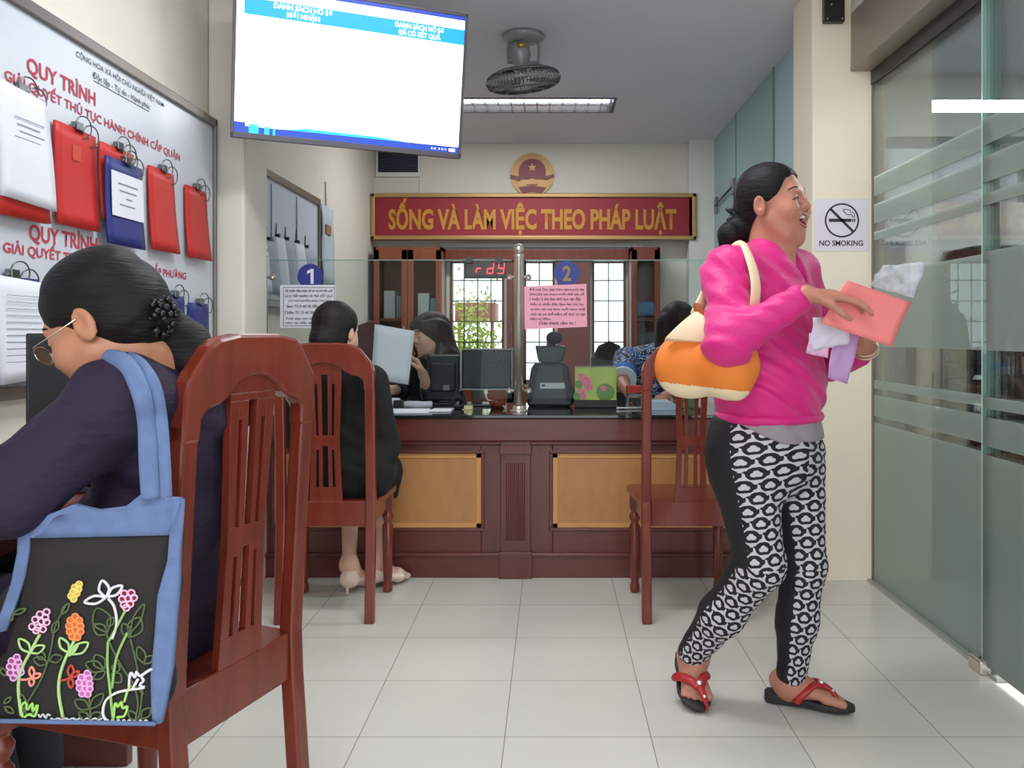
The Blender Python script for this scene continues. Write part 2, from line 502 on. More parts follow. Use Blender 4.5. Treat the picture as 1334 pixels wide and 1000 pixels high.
M_trackd = mat('dark_metal', srgb(70, 66, 66), 0.4, metal=0.4)
M_board = mat('board_face', srgb(204, 209, 218), 0.3, var=0.01, vscale=2)
M_red_txt = mat('red_ink', srgb(190, 55, 75), 0.6)
M_gry_txt = mat('grey_ink', srgb(80, 85, 95), 0.6)
M_blk_txt = mat('black_ink', srgb(45, 40, 50), 0.6)
M_paper = mat('white_paper', srgb(228, 230, 240), 0.7)
M_red = mat('red_folder_card', srgb(196, 38, 32), 0.5, var=0.06, vscale=14)
M_blue = mat('blue_folder_card', srgb(36, 44, 120), 0.5, var=0.05, vscale=10)
M_gold = mat('gold', srgb(170, 132, 84), 0.4, metal=0.4)
M_goldt = mat('gold_paint_letters', srgb(196, 136, 38), 0.5)
M_banner = mat('banner_red', srgb(146, 30, 42), 0.5)
M_brass = mat('brass_frame', srgb(186, 150, 100), 0.35, metal=0.5)
M_granite = mat('green_black_glass_top', srgb(26, 36, 34), 0.06, coat=0.6)
M_glassedge = mat('glass_edge_green', srgb(120, 160, 145), 0.15)
M_glass = glass('clear_glass', (0.93, 0.96, 0.95, 1), 0.25)
M_tubeon = mat('lit_tube', (0.93, 0.97, 1.0, 1), 0.5, emit=9)
M_chrome = mat('louvre_chrome', srgb(190, 195, 205), 0.2, metal=1.0)
M_pink = mat('pink_notice_paper', srgb(248, 176, 196), 0.7)
M_circ = mat('blue_disc_print', srgb(38, 52, 140), 0.4)

def floor_mat():
    m = bpy.data.materials.new('floor_tiles'); m.use_nodes = True
    nt = m.node_tree; b = nt.nodes['Principled BSDF']
    tc = nd(nt, 'ShaderNodeTexCoord'); mp = nd(nt, 'ShaderNodeMapping')
    mp.inputs['Location'].default_value = (0.127 + 4.0, -0.0425 + 3.85, 0)
    nt.links.new(tc.outputs['Object'], mp.inputs[0])
    br = nd(nt, 'ShaderNodeTexBrick'); br.offset = 0.0; br.squash = 1.0
    br.inputs['Scale'].default_value = 1; br.inputs['Brick Width'].default_value = 0.4; br.inputs['Row Height'].default_value = 0.385
    br.inputs['Mortar Size'].default_value = 0.0016; br.inputs['Mortar Smooth'].default_value = 0.3; br.inputs['Bias'].default_value = 0
    br.inputs['Color1'].default_value = srgb(216, 215, 207); br.inputs['Color2'].default_value = srgb(221, 220, 212); br.inputs['Mortar'].default_value = srgb(150, 142, 130)
    nt.links.new(mp.outputs[0], br.inputs[0])
    nz = nd(nt, 'ShaderNodeTexNoise'); nz.inputs['Scale'].default_value = 2.5; nz.inputs['Detail'].default_value = 6
    nt.links.new(tc.outputs['Object'], nz.inputs[0])
    mx = nd(nt, 'ShaderNodeMix', data_type='RGBA', blend_type='MULTIPLY'); mx.inputs[0].default_value = 0.12
    nt.links.new(br.outputs[0], mx.inputs[6]); nt.links.new(nz.outputs[0], mx.inputs[7]); nt.links.new(mx.outputs[2], b.inputs['Base Color'])
    b.inputs['Roughness'].default_value = 0.22; b.inputs['Specular IOR Level'].default_value = 0.45
    return m
M_floor = floor_mat()

def banded_glass(name):
    """clear glass with frosted film bands at fixed heights"""
    m = bpy.data.materials.new(name); m.use_nodes = True
    nt = m.node_tree; nt.nodes.clear(); out = nd(nt, 'ShaderNodeOutputMaterial')
    tc = nd(nt, 'ShaderNodeTexCoord'); sp = nd(nt, 'ShaderNodeSeparateXYZ'); nt.links.new(tc.outputs['Object'], sp.inputs[0])
    dv = nd(nt, 'ShaderNodeMath', operation='DIVIDE'); dv.inputs[1].default_value = 2.4; nt.links.new(sp.outputs['Z'], dv.inputs[0])
    cr = nd(nt, 'ShaderNodeValToRGB'); cr.color_ramp.interpolation = 'CONSTANT'
    st = [(0, 1), (.705, 0), (.74, 1), (.83, 0), (.86, 1), (.895, 0), (1.05, 1), (1.365, 0), (1.515, 1), (1.55, 0), (1.585, 1), (1.675, 0), (1.71, 1), (1.80, 0)]
    el = cr.color_ramp.elements
    while len(el) < len(st): el.new(0.5)
    for e, (z, v) in zip(el, st): e.position = z / 2.4; e.color = (v, v, v, 1)
    nt.links.new(dv.outputs[0], cr.inputs[0])
    tr = nd(nt, 'ShaderNodeBsdfTransparent'); tr.inputs[0].default_value = (0.88, 0.93, 0.92, 1)
    tl = nd(nt, 'ShaderNodeBsdfTranslucent'); tl.inputs[0].default_value = srgb(182, 192, 186)
    df = nd(nt, 'ShaderNodeBsdfDiffuse'); df.inputs[0].default_value = srgb(158, 168, 162)
    tr2 = nd(nt, 'ShaderNodeBsdfTransparent'); tr2.inputs[0].default_value = srgb(200, 212, 206)
    a = nd(nt, 'ShaderNodeMixShader'); a.inputs[0].default_value = 0.5; nt.links.new(tl.outputs[0], a.inputs[1]); nt.links.new(df.outputs[0], a.inputs[2])
    a2 = nd(nt, 'ShaderNodeMixShader'); a2.inputs[0].default_value = 0.25; nt.links.new(a.outputs[0], a2.inputs[1]); nt.links.new(tr2.outputs[0], a2.inputs[2])
    mx = nd(nt, 'ShaderNodeMixShader'); nt.links.new(cr.outputs[0], mx.inputs[0]); nt.links.new(tr.outputs[0], mx.inputs[1]); nt.links.new(a2.outputs[0], mx.inputs[2])
    gl = nd(nt, 'ShaderNodeBsdfGlossy'); gl.inputs['Roughness'].default_value = 0.0
    fr = nd(nt, 'ShaderNodeFresnel'); fr.inputs[0].default_value = 1.5
    ml = nd(nt, 'ShaderNodeMath', operation='MULTIPLY'); ml.inputs[1].default_value = 0.9; ml.use_clamp = True; nt.links.new(fr.outputs[0], ml.inputs[0])
    fm = nd(nt, 'ShaderNodeMixShader'); nt.links.new(ml.outputs[0], fm.inputs[0]); nt.links.new(mx.outputs[0], fm.inputs[1]); nt.links.new(gl.outputs[0], fm.inputs[2])
    nt.links.new(fm.outputs[0], out.inputs[0])
    return m
M_band = banded_glass('banded_frosted_glass')
def frosted(name, c1, c2, tr=0.1):
    m = bpy.data.materials.new(name); m.use_nodes = True
    nt = m.node_tree; nt.nodes.clear(); out = nd(nt, 'ShaderNodeOutputMaterial')
    tl = nd(nt, 'ShaderNodeBsdfTranslucent'); tl.inputs[0].default_value = c1
    df = nd(nt, 'ShaderNodeBsdfDiffuse'); df.inputs[0].default_value = c2
    a = nd(nt, 'ShaderNodeMixShader'); a.inputs[0].default_value = 0.55; nt.links.new(tl.outputs[0], a.inputs[1]); nt.links.new(df.outputs[0], a.inputs[2])
    gl = nd(nt, 'ShaderNodeBsdfGlossy'); gl.inputs['Roughness'].default_value = 0.08
    fr = nd(nt, 'ShaderNodeFresnel'); fr.inputs[0].default_value = 1.4
    fm = nd(nt, 'ShaderNodeMixShader'); nt.links.new(fr.outputs[0], fm.inputs[0]); nt.links.new(a.outputs[0], fm.inputs[1]); nt.links.new(gl.outputs[0], fm.inputs[2])
    nt.links.new(fm.outputs[0], out.inputs[0]); return m
M_frost = frosted('green_frosted_glass', srgb(190, 214, 212), srgb(168, 194, 194))
M_frostb = frosted('blue_frosted_glass', srgb(205, 222, 228), srgb(190, 208, 214))

# ---------------------------------------------------------------- room shell
Y0, Y1 = -3.0, 7.25
XF = 4.6     # far side of the office beyond the glass
struct(MB().box((XL - .2, Y0, -.1), (XF + .2, Y1 + 2.5, 0)), 'floor', M_floor)
c = MB()
HX0, HX1, HY0, HY1 = -.80, .43, 5.70, 6.06          # hole for the recessed lamp
BX = [(-.80, .43, 2.2, 2.56), (-.80, .43, -.9, -.54)]  # same lamps nearer the entrance
holes = [(HX0, HX1, HY0, HY1)] + BX + [(2.2, 3.43, 3.6, 3.96)]
ys = sorted(set([Y0, Y1] + [h[2] for h in holes] + [h[3] for h in holes]))
for a, b in zip(ys, ys[1:]):
    xs = XL - .2
    for h in sorted([h for h in holes if h[2] <= a and h[3] >= b]):
        c.box((xs, a, CEIL), (h[0], b, CEIL + .12)); xs = h[1]
    c.box((xs, a, CEIL), (XF + .2, b, CEIL + .12))
struct(c, 'ceiling', M_ceil)
struct(MB().box((XL - .15, Y0, 0), (XL, Y1, CEIL)), 'wall_left', M_wall)
struct(MB().box((XL + .001, 3.625, 0), (-1.293, 3.92, CEIL - .001)), 'trim_1', M_wall, 0.012)
# back wall with three barred windows
wins = [(-.83, -.385), (-.225, .03), (.335, .615)]; WZ0, WZ1 = .70, 1.72
b = MB(); xs = XL - .15
for x0, x1 in wins:
    b.box((xs, YB, 0), (x0, YB + .14, CEIL)); b.box((x0, YB, 0), (x1, YB + .14, WZ0)); b.box((x0, YB, WZ1), (x1, YB + .14, CEIL)); xs = x1
b.box((xs, YB, 0), (1.7, YB + .14, CEIL))
struct(b, 'wall_back', M_wall)
M_wframe = mat('window_frame_wood', srgb(110, 62, 46), 0.5)
M_bar = mat('window_bar_iron', srgb(60, 58, 58), 0.5)
for i, (x0, x1) in enumerate(wins):
    f = MB()
    for lo, hi in (((x0, YB - .01, WZ0), (x0 + .02, YB + .08, WZ1)), ((x1 - .02, YB - .01, WZ0), (x1, YB + .08, WZ1)), ((x0, YB - .01, WZ0), (x1, YB + .08, WZ0 + .03)), ((x0, YB - .01, WZ1 - .03), (x1, YB + .08, WZ1))): f.box(lo, hi)
    wo = struct(f, 'window_%d' % (i + 1), M_wframe)
    g = MB(); nx = max(2, round((x1 - x0) / .12)); 
    for k in range(1, nx): g.tube([(x0 + (x1 - x0) * k / nx, YB + .05, WZ0), (x0 + (x1 - x0) * k / nx, YB + .05, WZ1)], .0055, 6)
    for k in range(1, 6): g.tube([(x0, YB + .055, WZ0 + (WZ1 - WZ0) * k / 6), (x1, YB + .055, WZ0 + (WZ1 - WZ0) * k / 6)], .0055, 6)
    g.build('bars', M_bar, wo)
    MB().box((x0 + .02, YB + .02, WZ0 + .03), (x1 - .02, YB + .025, WZ1 - .03)).build('pane', M_glass, wo)
# right side: column, narrow column at the back, frosted partition, header beam
struct(MB().box((1.166, 3.84, 0), (1.49, 4.14, CEIL)), 'trim_2', mat('column_paint', srgb(250, 238, 216), 0.6, var=0.015, vscale=3), 0.004)
struct(MB().box((1.108, 6.9, 0), (1.31, YB, CEIL)), 'trim_3', M_wallw)
pg = MB().box((1.31, 5.05, 0), (1.322, 6.9, CEIL - .002))
pw = struct(pg, 'wall_right', M_frost)
MB().box((1.31, 4.10, 0), (1.322, 5.04, CEIL - .002)).build('frosted_panel', M_frostb, pw)
MB().box((1.300, 5.035, 0), (1.309, 5.05, CEIL - .002)).box((1.303, 6.08, 0), (1.3095, 6.086, CEIL - .002)).build('panel_joint', M_glassedge, pw)
struct(MB().box((1.337, Y0 + .5, 2.28), (1.425, 3.838, 2.53)).box((1.335, Y0 + .5, 2.275), (1.427, 3.838, 2.295)), 'trim_4', M_beam, 0.003)
struct(MB().box((1.337, Y0 + .5, 2.532), (1.49, 3.838, CEIL - .001)), 'trim_5', M_wall)
struct(MB().box((1.427, Y0 + .5, 2.215), (1.49, 3.838, 2.53)), 'trim_6', M_trackd)
struct(MB().box((1.41, 2.72, 0), (1.47, 3.838, .012)), 'trim_7', mat('floor_track', srgb(176, 178, 172), 0.3, metal=0.4))
# fixed glazing of the side office with frosted bands
gw = struct(MB().box((1.434, 2.775, .012), (1.444, 3.838, 2.215)), 'window_4', M_band)
MB().box((1.430, 3.822, .012), (1.448, 3.838, 2.215)).build('edge_channel', M_alu, gw)
MB().box((1.4335, 2.768, .012), (1.4445, 2.7745, 2.215)).build('glass_edge', mat('bright_glass_edge', srgb(200, 228, 220), 0.1), gw)
gd = struct(MB().box((1.405, .9, .03), (1.417, 2.80, 2.27)), 'door_1', M_band)
MB().box((1.4045, 2.8005, .03), (1.4175, 2.806, 2.27)).build('glass_edge', mat('bright_glass_edge', srgb(190, 222, 212), 0.1), gd)
# office beyond the glass
struct(MB().box((XF, Y0, 0), (XF + .15, 5.35, CEIL)), 'wall_office_right', M_wallw)
struct(MB().box((1.495, 5.2, 0), (XF, 5.35, 1.9)).box((1.495, 5.2, 2.3), (XF, 5.35, CEIL)).box((1.495, 5.2, 1.9), (2.02, 5.35, 2.3)).box((2.9, 5.2, 1.9), (XF, 5.35, 2.3)), 'wall_office_back', M_wallw)
M_steelcab = mat('grey_steel_cabinet', srgb(120, 124, 128), 0.5)
for x0, x1, z1, cm, lb in ((1.62, 1.98, 1.62, M_greyp, 'grey office cabinet behind the frosted glass beside the column'), (2.02, 2.32, 1.45, mat('beige_steel', srgb(176, 166, 150), .5), 'beige office cabinet behind the frosted glass'), (2.36, 2.80, 1.6, M_dark, 'dark office cabinet behind the frosted glass, farthest right')):
    t = thing('office_cabinet', lb, 'cabinet', ((x0 + x1) / 2, 5.0, 0), group='cabinets in the office behind the glass')
    MB().box((x0, 4.8, 0), (x1, 5.19, z1)).build('body', cm, t, .005)
    for s in (0, 1):
        xa = x0 + .01 + s * (x1 - x0) / 2; xb = xa + (x1 - x0) / 2 - .02
        d = MB().box((xa, 4.785, .06), (xb, 4.8, z1 - .03)).build('door', cm, t, .003)
        hx = xb - .03 if s == 0 else xa + .03
        MB().box((hx - .006, 4.77, z1 * .55), (hx + .006, 4.785, z1 * .55 + .1)).build('handle', M_steel, d)

# ---------------------------------------------------------------- lamps
def fixture(h, label, on=True):
    x0, x1, y0, y1 = h; zc = CEIL
    t = thing('ceiling_light', label, 'ceiling lamp', ((x0 + x1) / 2, (y0 + y1) / 2, zc), group='recessed louvred ceiling lamps')
    f = MB()
    f.box((x0 - .006, y0 - .006, zc - .006), (x1 + .006, y0 + .012, zc + .10)).box((x0 - .006, y1 - .012, zc - .006), (x1 + .006, y1 + .006, zc + .10))
    f.box((x0 - .006, y0, zc - .006), (x0 + .012, y1, zc + .10)).box((x1 - .012, y0, zc - .006), (x1 + .006, y1, zc + .10)).box((x0, y0, zc + .09), (x1, y1, zc + .10))
    f.build('housing', M_trackd, t)
    for s in (.27, .73):
        y = y0 + (y1 - y0) * s
        MB().tube([(x0 + .03, y, zc + .05), (x1 - .03, y, zc + .05)], .013, 12).build('tube', M_tubeon, t)
    l = MB()
    ym = (y0 + y1) / 2
    l.box((x0 + .012, ym - .012, zc), (x1 - .012, ym + .012, zc + .04))
    n = 14
    for i in range(1, n):
        x = x0 + (x1 - x0) * i / n
        l.box((x - .003, y0 + .012, zc), (x + .003, y1 - .012, zc + .035))
    l.build('louvre', M_chrome, t)
    return t
fixture(holes[0], 'recessed louvred fluorescent ceiling lamp right of the wall screen, below the fan')
fixture(holes[1], 'recessed louvred ceiling lamp above the waiting area')
fixture(holes[2], 'recessed louvred ceiling lamp near the street entrance')
fixture(holes[3], 'recessed louvred ceiling lamp in the office behind the glass')
for h in holes:
    ld = bpy.data.lights.new('tube_light', 'AREA'); ld.shape = 'RECTANGLE'; ld.size = h[1] - h[0] - .05; ld.size_y = h[3] - h[2] - .05
    ld.energy = LAMP_W * (3.2 if h[0] > 1.5 else .58 if 0 < h[2] < 3 else .5 if h[2] > 5 else 1); ld.color = (0.97, 0.98, 1.0)
    lo = bpy.data.objects.new('tube_light', ld); COL.objects.link(lo); lo.location = ((h[0] + h[1]) / 2, (h[2] + h[3]) / 2, CEIL - .01)

# ---------------------------------------------------------------- orbit fan
FC = Vector((-.145, 4.5, 2.43))
fan = thing('ceiling_fan', 'grey caged orbit fan hanging from the ceiling above the red banner', 'fan', (FC.x, FC.y, CEIL))
M_fan = mat('fan_grey', srgb(150, 148, 150), 0.35, metal=0.2)
M_fand = mat('fan_cage_wire', srgb(84, 82, 88), 0.35, metal=0.5)
MB().lathe([(.02, 0), (.105, 0), (.115, -.012), (.105, -.03), (.06, -.05), (.02, -.055)], (FC.x, FC.y, CEIL), 28).build('ceiling_plate', M_fan, fan)
yk = MB()
for s in (-1, 1):
    yk.tube(smooth_path([(FC.x + s * .075, FC.y, CEIL - .03), (FC.x + s * .082, FC.y, CEIL - .08), (FC.x + s * .078, FC.y, CEIL - .15)]), .008, 8, flat=((0, 1, 0), 2.0))
yk.tube([(FC.x - .085, FC.y, CEIL - .145), (FC.x + .085, FC.y, CEIL - .145)], .008, 8)
yk.build('yoke', M_fan, fan)
tilt = Matrix.Translation(FC) @ Matrix.Rotation(R_(-7), 4, 'Y') @ Matrix.Rotation(R_(9), 4, 'X')
MB().lathe([(.0, .20), (.035, .195), (.052, .17), (.055, .12), (.04, .085), (.035, .05), (.0, .045)], n=24, M=tilt).build('motor', M_fan, fan)
MB().lathe([(.0, .186), (.024, .185), (.026, .16), (.0, .155)], (0.01, -.035, 0), n=16, M=tilt).build('motor_label', mat('brass_label', srgb(190, 160, 90), 0.3, metal=0.8), fan)
cg = MB(); RC = .197
for k in range(60):
    a = 2 * math.pi * k / 60
    pts = []
    for u, zz in ((.05, .055), (.10, .062), (.15, .05), (.185, .028), (RC, 0), (.185, -.028), (.14, -.048), (.08, -.058), (.03, -.06)):
        tw = a + (u - RC) * 1.2
        pts.append(tilt @ Vector((u * math.cos(tw), u * math.sin(tw), zz)))
    cg.tube(pts, .0019, 4)
cg.build('cage', M_fand, fan)
rg = MB()
rg.tube([tilt @ Vector((RC * math.cos(a * math.pi / 24), RC * math.sin(a * math.pi / 24), 0)) for a in range(48)], .0065, 8, closed=True)
for rr, zz in ((.12, .06), (.165, .043), (.165, -.04), (.1, -.056)):
    rg.tube([tilt @ Vector((rr * math.cos(a * math.pi / 18), rr * math.sin(a * math.pi / 18), zz)) for a in range(36)], .0024, 5, closed=True)
rg.build('cage_ring', M_fan, fan)
MB().lathe([(.0, -.052), (.03, -.055), (.034, -.062), (.0, -.07)], n=20, M=tilt).build('badge', M_fand, fan)
for k in range(3):
    a = 2 * math.pi * k / 3 + .4
    A = tilt @ Matrix.Rotation(a, 4, 'Z') @ Matrix.Translation((.03, 0, 0)) @ Matrix.Rotation(R_(22), 4, 'X')
    MB().prism([(0, -.018), (.06, -.05), (.125, -.055), (.145, -.01), (.12, .045), (.05, .04), (0, .018)], -.0015, .0015, M=A).build('blade', M_fan, fan)

# ---------------------------------------------------------------- wall screen
BL = Vector((-1.254, 3.36, 1.874)); BR = Vector((-.390, 3.70, 1.857))
Rw = (BR - BL).normalized(); Nh = Vector((.366, -.931, 0)).normalized()
Uw = (Nh * math.sin(R_(8)) + Vector((0, 0, 1)) * math.cos(R_(8)))
TW, TH = (BR - BL).length, .60
TM = frame(BL, Rw, Uw)
tv = thing('wall_screen', 'large flat wall screen showing a white list page, hung from the left pillar', 'television', BL)
MB().box((0, 0, -.045), (TW, TH, -.003), 0, TM).box((.15, .1, -.08), (TW - .15, TH - .1, -.04), 0, TM).build('casing', M_black, tv, .004)
bz = MB()
for lo, hi in (((0, 0), (TW, .022)), ((0, TH - .013), (TW, TH)), ((0, 0), (.013, TH)), ((TW - .013, 0), (TW, TH))): bz.box((lo[0], lo[1], -.003), (hi[0], hi[1], .004), 0, TM)
bz.build('bezel', mat('bezel_grey', srgb(88, 84, 92), 0.3, metal=0.3), tv, .0015)
M_scr = mat('screen_white', (0.97, 0.98, 1.0, 1), 0.3, emit=1.15)
M_scrb = mat('screen_blue', srgb(20, 140, 225), 0.3, emit=0.95)
M_scrd = mat('screen_dark_blue', srgb(30, 60, 160), 0.3, emit=0.8)
M_scrc = mat('screen_cyan', srgb(40, 190, 235), 0.3, emit=0.95)
sw, sh = TW - .026, TH - .035
scn = MB().box((.013, .022, -.002), (TW - .013, TH - .013, 0), 0, TM).build('display', M_scr, tv)
def scr(x0, y0, x1, y1, m, nm, d=.0005):
    return MB().box((.013 + x0 * sw, .022 + y0 * sh, 0), (.013 + x1 * sw, .022 + y1 * sh, d), 0, TM).build(nm, m, scn)
scr(.03, .795, 1, .905, M_scrb, 'heading_band')
scr(.0, .972, 1, 1, M_scrd, 'title_bar', .0004)
scr(0, 0, 1, .045, M_scrd, 'task_bar', .0004)
MB().prism([(.013 + .20 * sw, .022 + .045 * sh), (.013 + .75 * sw, .022 + .045 * sh), (.013 + .62 * sw, .022 + .062 * sh), (.013 + .3 * sw, .022 + .066 * sh)], 0, .0006, 0, TM).build('wallpaper_strip', M_scrc, scn)
for k, (a, b_) in enumerate(((.0, .045), (.06, .10), (.125, .145), (.16, .17))): scr(a, .0, b_, .07 - .008 * k, M_scrc if k else M_scrd, 'task_icon', .0007)
for k, xx in enumerate((.87, .885, .905, .92, .935)): scr(xx, .014, xx + .006, .026, M_scr, 'tray_icon', .0007)
scr(.955, .008, .985, .03, M_scr, 'tray_icon', .0007)
M_scrt = mat('screen_text_white', (1, 1, 1, 1), 0.3, emit=1.1)
def scrtext(s, xc, y, wd, cap): text(s, wd, cap, TM @ Vector((.013 + xc * sw, .022 + y * sh, .0011)), Rw, Uw, M_scrt, 'heading', scn, bold=.03, align='C')
scrtext('DANH SÁCH HỒ SƠ', .275, .862, .225, .019); scrtext('MỚI NHẬN', .275, .812, .125, .019)
scrtext('DANH SÁCH HỒ SƠ', .79, .858, .205, .019); scrtext('ĐÃ CÓ KẾT QUẢ', .79, .808, .175, .019)
br = MB(); cpos = TM @ Vector((.16, TH * .5, -.08)); br.tube([cpos, cpos + Vector((-.02, .06, 0)), Vector((-1.30, 3.70, cpos.z))], .02, 8); br.box((-1.295, 3.64, cpos.z - .12), (-1.283, 3.78, cpos.z + .12))
br.build('wall_bracket', M_blackm, tv)

# ---------------------------------------------------------------- banner and emblem
bn = thing('slogan_banner', 'long red framed banner with gold capital letters across the back wall', 'sign', (-.15, YB - .03, 1.86))
x0, x1, z0, z1 = -1.447, 1.165, 1.86, 2.235
YF = YB - .16
M_bnf = frame((x0, YF, z0), (1, 0, 0), (0, 0, 1))
MB().box((x0 + .03, YF, z0 + .03), (x1 - .03, YB - .001 if False else YF + .03, z1 - .03)).build('panel', M_banner, bn)
fr = MB()
for lo, hi in (((x0, z0), (x1, z0 + .035)), ((x0, z1 - .035), (x1, z1)), ((x0, z0), (x0 + .035, z1)), ((x1 - .035, z0), (x1, z1))): fr.box((lo[0], YF - .02, lo[1]), (hi[0], YF + .035, hi[1]))
fr.build('frame', M_brass, bn, .008)
text('SỐNG VÀ LÀM VIỆC THEO PHÁP LUẬT', (881 - 506) * 6.9 / F_PX, .155, ((506 - VX) * 6.9 / F_PX, YF - .001, z0 + .092), (1, 0, 0), (0, 0, 1), M_goldt, parent=bn, bold=.035, depth=.003)
MB().box((x0 + .3, YF + .03, z0 + .1), (x0 + .34, YB - .001, z0 + .14)).box((x1 - .2, YF + .03, z0 + .1), (x1 - .16, YB - .16 + .2, z0 + .14)).build('hanger', M_trackd, bn)

em = thing('emblem', 'round gold and red emblem with a star on the back wall above the banner', 'emblem', (-.155, YB - .02, 2.41))
EO = Vector((-.155, YB - .003, 2.41)); EM = frame(EO, (1, 0, 0), (0, 0, 1)); ER = .178
MB().prism(arc((0, 0), ER, -58, 238, 40) , 0, .012, 0, EM).build('backing', M_gold, em)
MB().prism(arc((0, .02), ER * .63, -30, 210, 30), .012, .02, 0, EM).build('red_field', mat('emblem_red', srgb(128, 26, 52), .4), em)
st = []
for k in range(10):
    a = R_(90 + 36 * k); r = .040 if k % 2 == 0 else .016; st.append((r * math.cos(a), .058 + r * math.sin(a)))
MB().prism(st, .02, .026, 0, EM).build('star', M_gold, em)
gr = MB()
for s in (-1, 1):
    for k in range(9):
        a = R_(250 - 17 * k) if s < 0 else R_(290 + 17 * k)
        cx_, cy_ = ER * .83 * math.cos(a), ER * .83 * math.sin(a)
        L2 = Matrix.Translation((cx_, cy_, .012)) @ Matrix.Rotation(a + (R_(60) * s), 4, 'Z')
        gr.prism([(-.028, 0), (0, -.011), (.03, 0), (0, .011)], 0, .006, 0, EM @ L2)
gr.build('rice_ears', M_gold, em)
MB().prism(arc((0, -.078), .046, 0, 180, 14), .018, .026, 0, EM).build('gear', M_gold, em)
MB().prism([(-.178, .0), (-.18, -.03), (-.11, -.052), (-.085, -.03), (-.11, -.015)], .014, .022, 0, EM).prism([(.178, .005), (.18, -.02), (.11, -.045), (.085, -.03), (.11, -.01)], .014, .022, 0, EM).prism([(-.11, -.105), (0, -.085), (.11, -.105), (.075, -.15), (0, -.14), (-.075, -.15)], .014, .024, 0, EM).build('ribbon', mat('emblem_ribbon', srgb(120, 26, 36), .4), em)
MB().prism([(-.075, -.15), (0, -.14), (.075, -.15), (.082, -.172), (-.082, -.172)], 0, .018, 0, EM).build('foot', M_gold, em)

# vent, trunking and small wall fittings on the back wall
vt = thing('wall_vent', 'dark louvred vent opening high in the back wall left of the emblem', 'vent', (-1.25, YB, 2.43))
vx0, vx1, vz0, vz1 = -1.42, -1.09, 2.43, 2.655
v = MB(); v.box((vx0 - .015, YB - .02, vz0 - .035), (vx1 + .03, YB - .001, vz0)).box((vx1, YB - .02, vz0), (vx1 + .02, YB - .001, vz1)).box((vx0 - .015, YB - .02, vz0), (vx0, YB - .001, vz1))
v.build('frame', M_wallw, vt)
MB().box((vx0, YB - .006, vz0), (vx1, YB - .001, vz1)).build('opening', mat('vent_dark_blue', srgb(38, 42, 62), .5), vt)
v = MB()
for k in range(7): v.box((vx0, YB - .016, vz0 + .015 + k * .03), (vx1, YB - .006, vz0 + .02 + k * .03))
v.build('louvre', mat('vent_slat', srgb(58, 62, 84), .4), vt)
tag(MB().box((-1.08, YB - .012, 2.24), (-1.06, YB - .001, 2.43)).build('cable_cover', M_wallw), 'thin white vertical cable cover below the dark wall vent', 'cable cover')
tag(MB().box((-.88, YB - .03, 1.815), (.75, YB - .001, 1.845)).build('cable_trunking', M_whitep), 'long white cable trunking between the red banner and the wooden cabinets', 'cable trunking')

# sensor on the column, bracket on the partition, no smoking sign
sn = thing('motion_sensor', 'black motion sensor unit high on the cream column', 'sensor', (1.25, 3.84, 2.5))
MB().box((1.209, 3.80, 2.485), (1.300, 3.8395, 2.66)).build('body', M_black, sn, .006)
MB().lathe([(.0, .0), (.018, .0), (.02, .014), (.012, .022), (0, .024)], n=16, M=frame((1.253, 3.80, 2.60), (1, 0, 0), (0, 0, 1))).build('lens', M_greyp, sn)
MB().ball((1.222, 3.80, 2.497), .004).ball((1.288, 3.80, 2.497), .004).ball((1.24, 3.80, 2.56), .004).build('screw', M_steel, sn)
bk = thing('door_stay', 'small metal stay arm with rod on the green frosted partition', 'bracket', (1.31, 6.5, 2.1))
Q = lambda px, py: (lambda D: Vector((1.31 - .02, D, HC - (py - VY) * D / F_PX)))(1.29 * F_PX / (px - VX))
a_, b__ = Q(931, 268), Q(953, 244)
MB().box((a_.x, a_.y - .03, a_.z - .06), (1.3095, a_.y + .03, a_.z + .07)).build('plate', M_greyp, bk, .004)
MB().box((b__.x, b__.y - .05, b__.z - .05), (1.3095, b__.y + .05, b__.z + .06)).build('plate', M_greyp, bk, .004)
MB().tube([a_, b__], .008, 8).build('rod', M_trackd, bk)
ns = thing('no_smoking_sign', 'white paper no smoking sign with crossed cigarette on the cream column', 'sign', (1.29, 3.84, 1.6))
sx0, sx1 = (1061 - VX) * 3.84 / F_PX, (1131 - VX) * 3.84 / F_PX
sz1, sz0 = HC - (259 - VY) * 3.84 / F_PX, HC - (327 - VY) * 3.84 / F_PX
MB().sheet([(sx0, 3.838, sz1), (sx1, 3.838, sz1), (sx1, 3.838, sz0), (sx0, 3.838, sz0)], 1, 1, th=.001).build('paper', mat('lilac_white_paper', srgb(236, 228, 240), .6), ns)
NO = Vector(((1096.5 - VX) * 3.84 / F_PX, 3.8368, HC - (287 - VY) * 3.84 / F_PX)); NM = frame(NO, (1, 0, 0), (0, 0, 1)); M_ink = mat('sign_ink', srgb(52, 46, 58), .6)
g = MB(); r = .073
ring = [(NM @ Vector((r * math.cos(a * math.pi / 24), r * math.sin(a * math.pi / 24), 0))) for a in range(48)]
g.tube(ring, .0042, 6, closed=True, flat=((0, 1, 0), .1))
g.prism([(-.054, .046), (-.046, .054), (.054, -.046), (.046, -.054)], 0, .0006, 0, NM)
g.prism([(-.058, -.007), (.042, -.007), (.042, .007), (-.058, .007)], 0, .0006, 0, NM).prism([(.046, -.007), (.051, -.007), (.051, .007), (.046, .007)], 0, .0006, 0, NM).prism([(.054, -.007), (.059, -.007), (.059, .007), (.054, .007)], 0, .0006, 0, NM)
g.tube([NM @ Vector(p) for p in smooth_path([(.048, .012, 0), (.045, .024, 0), (.025, .026, 0), (.012, .035, 0), (.005, .048, 0)])], .0018, 5, flat=((0, 1, 0), .2))
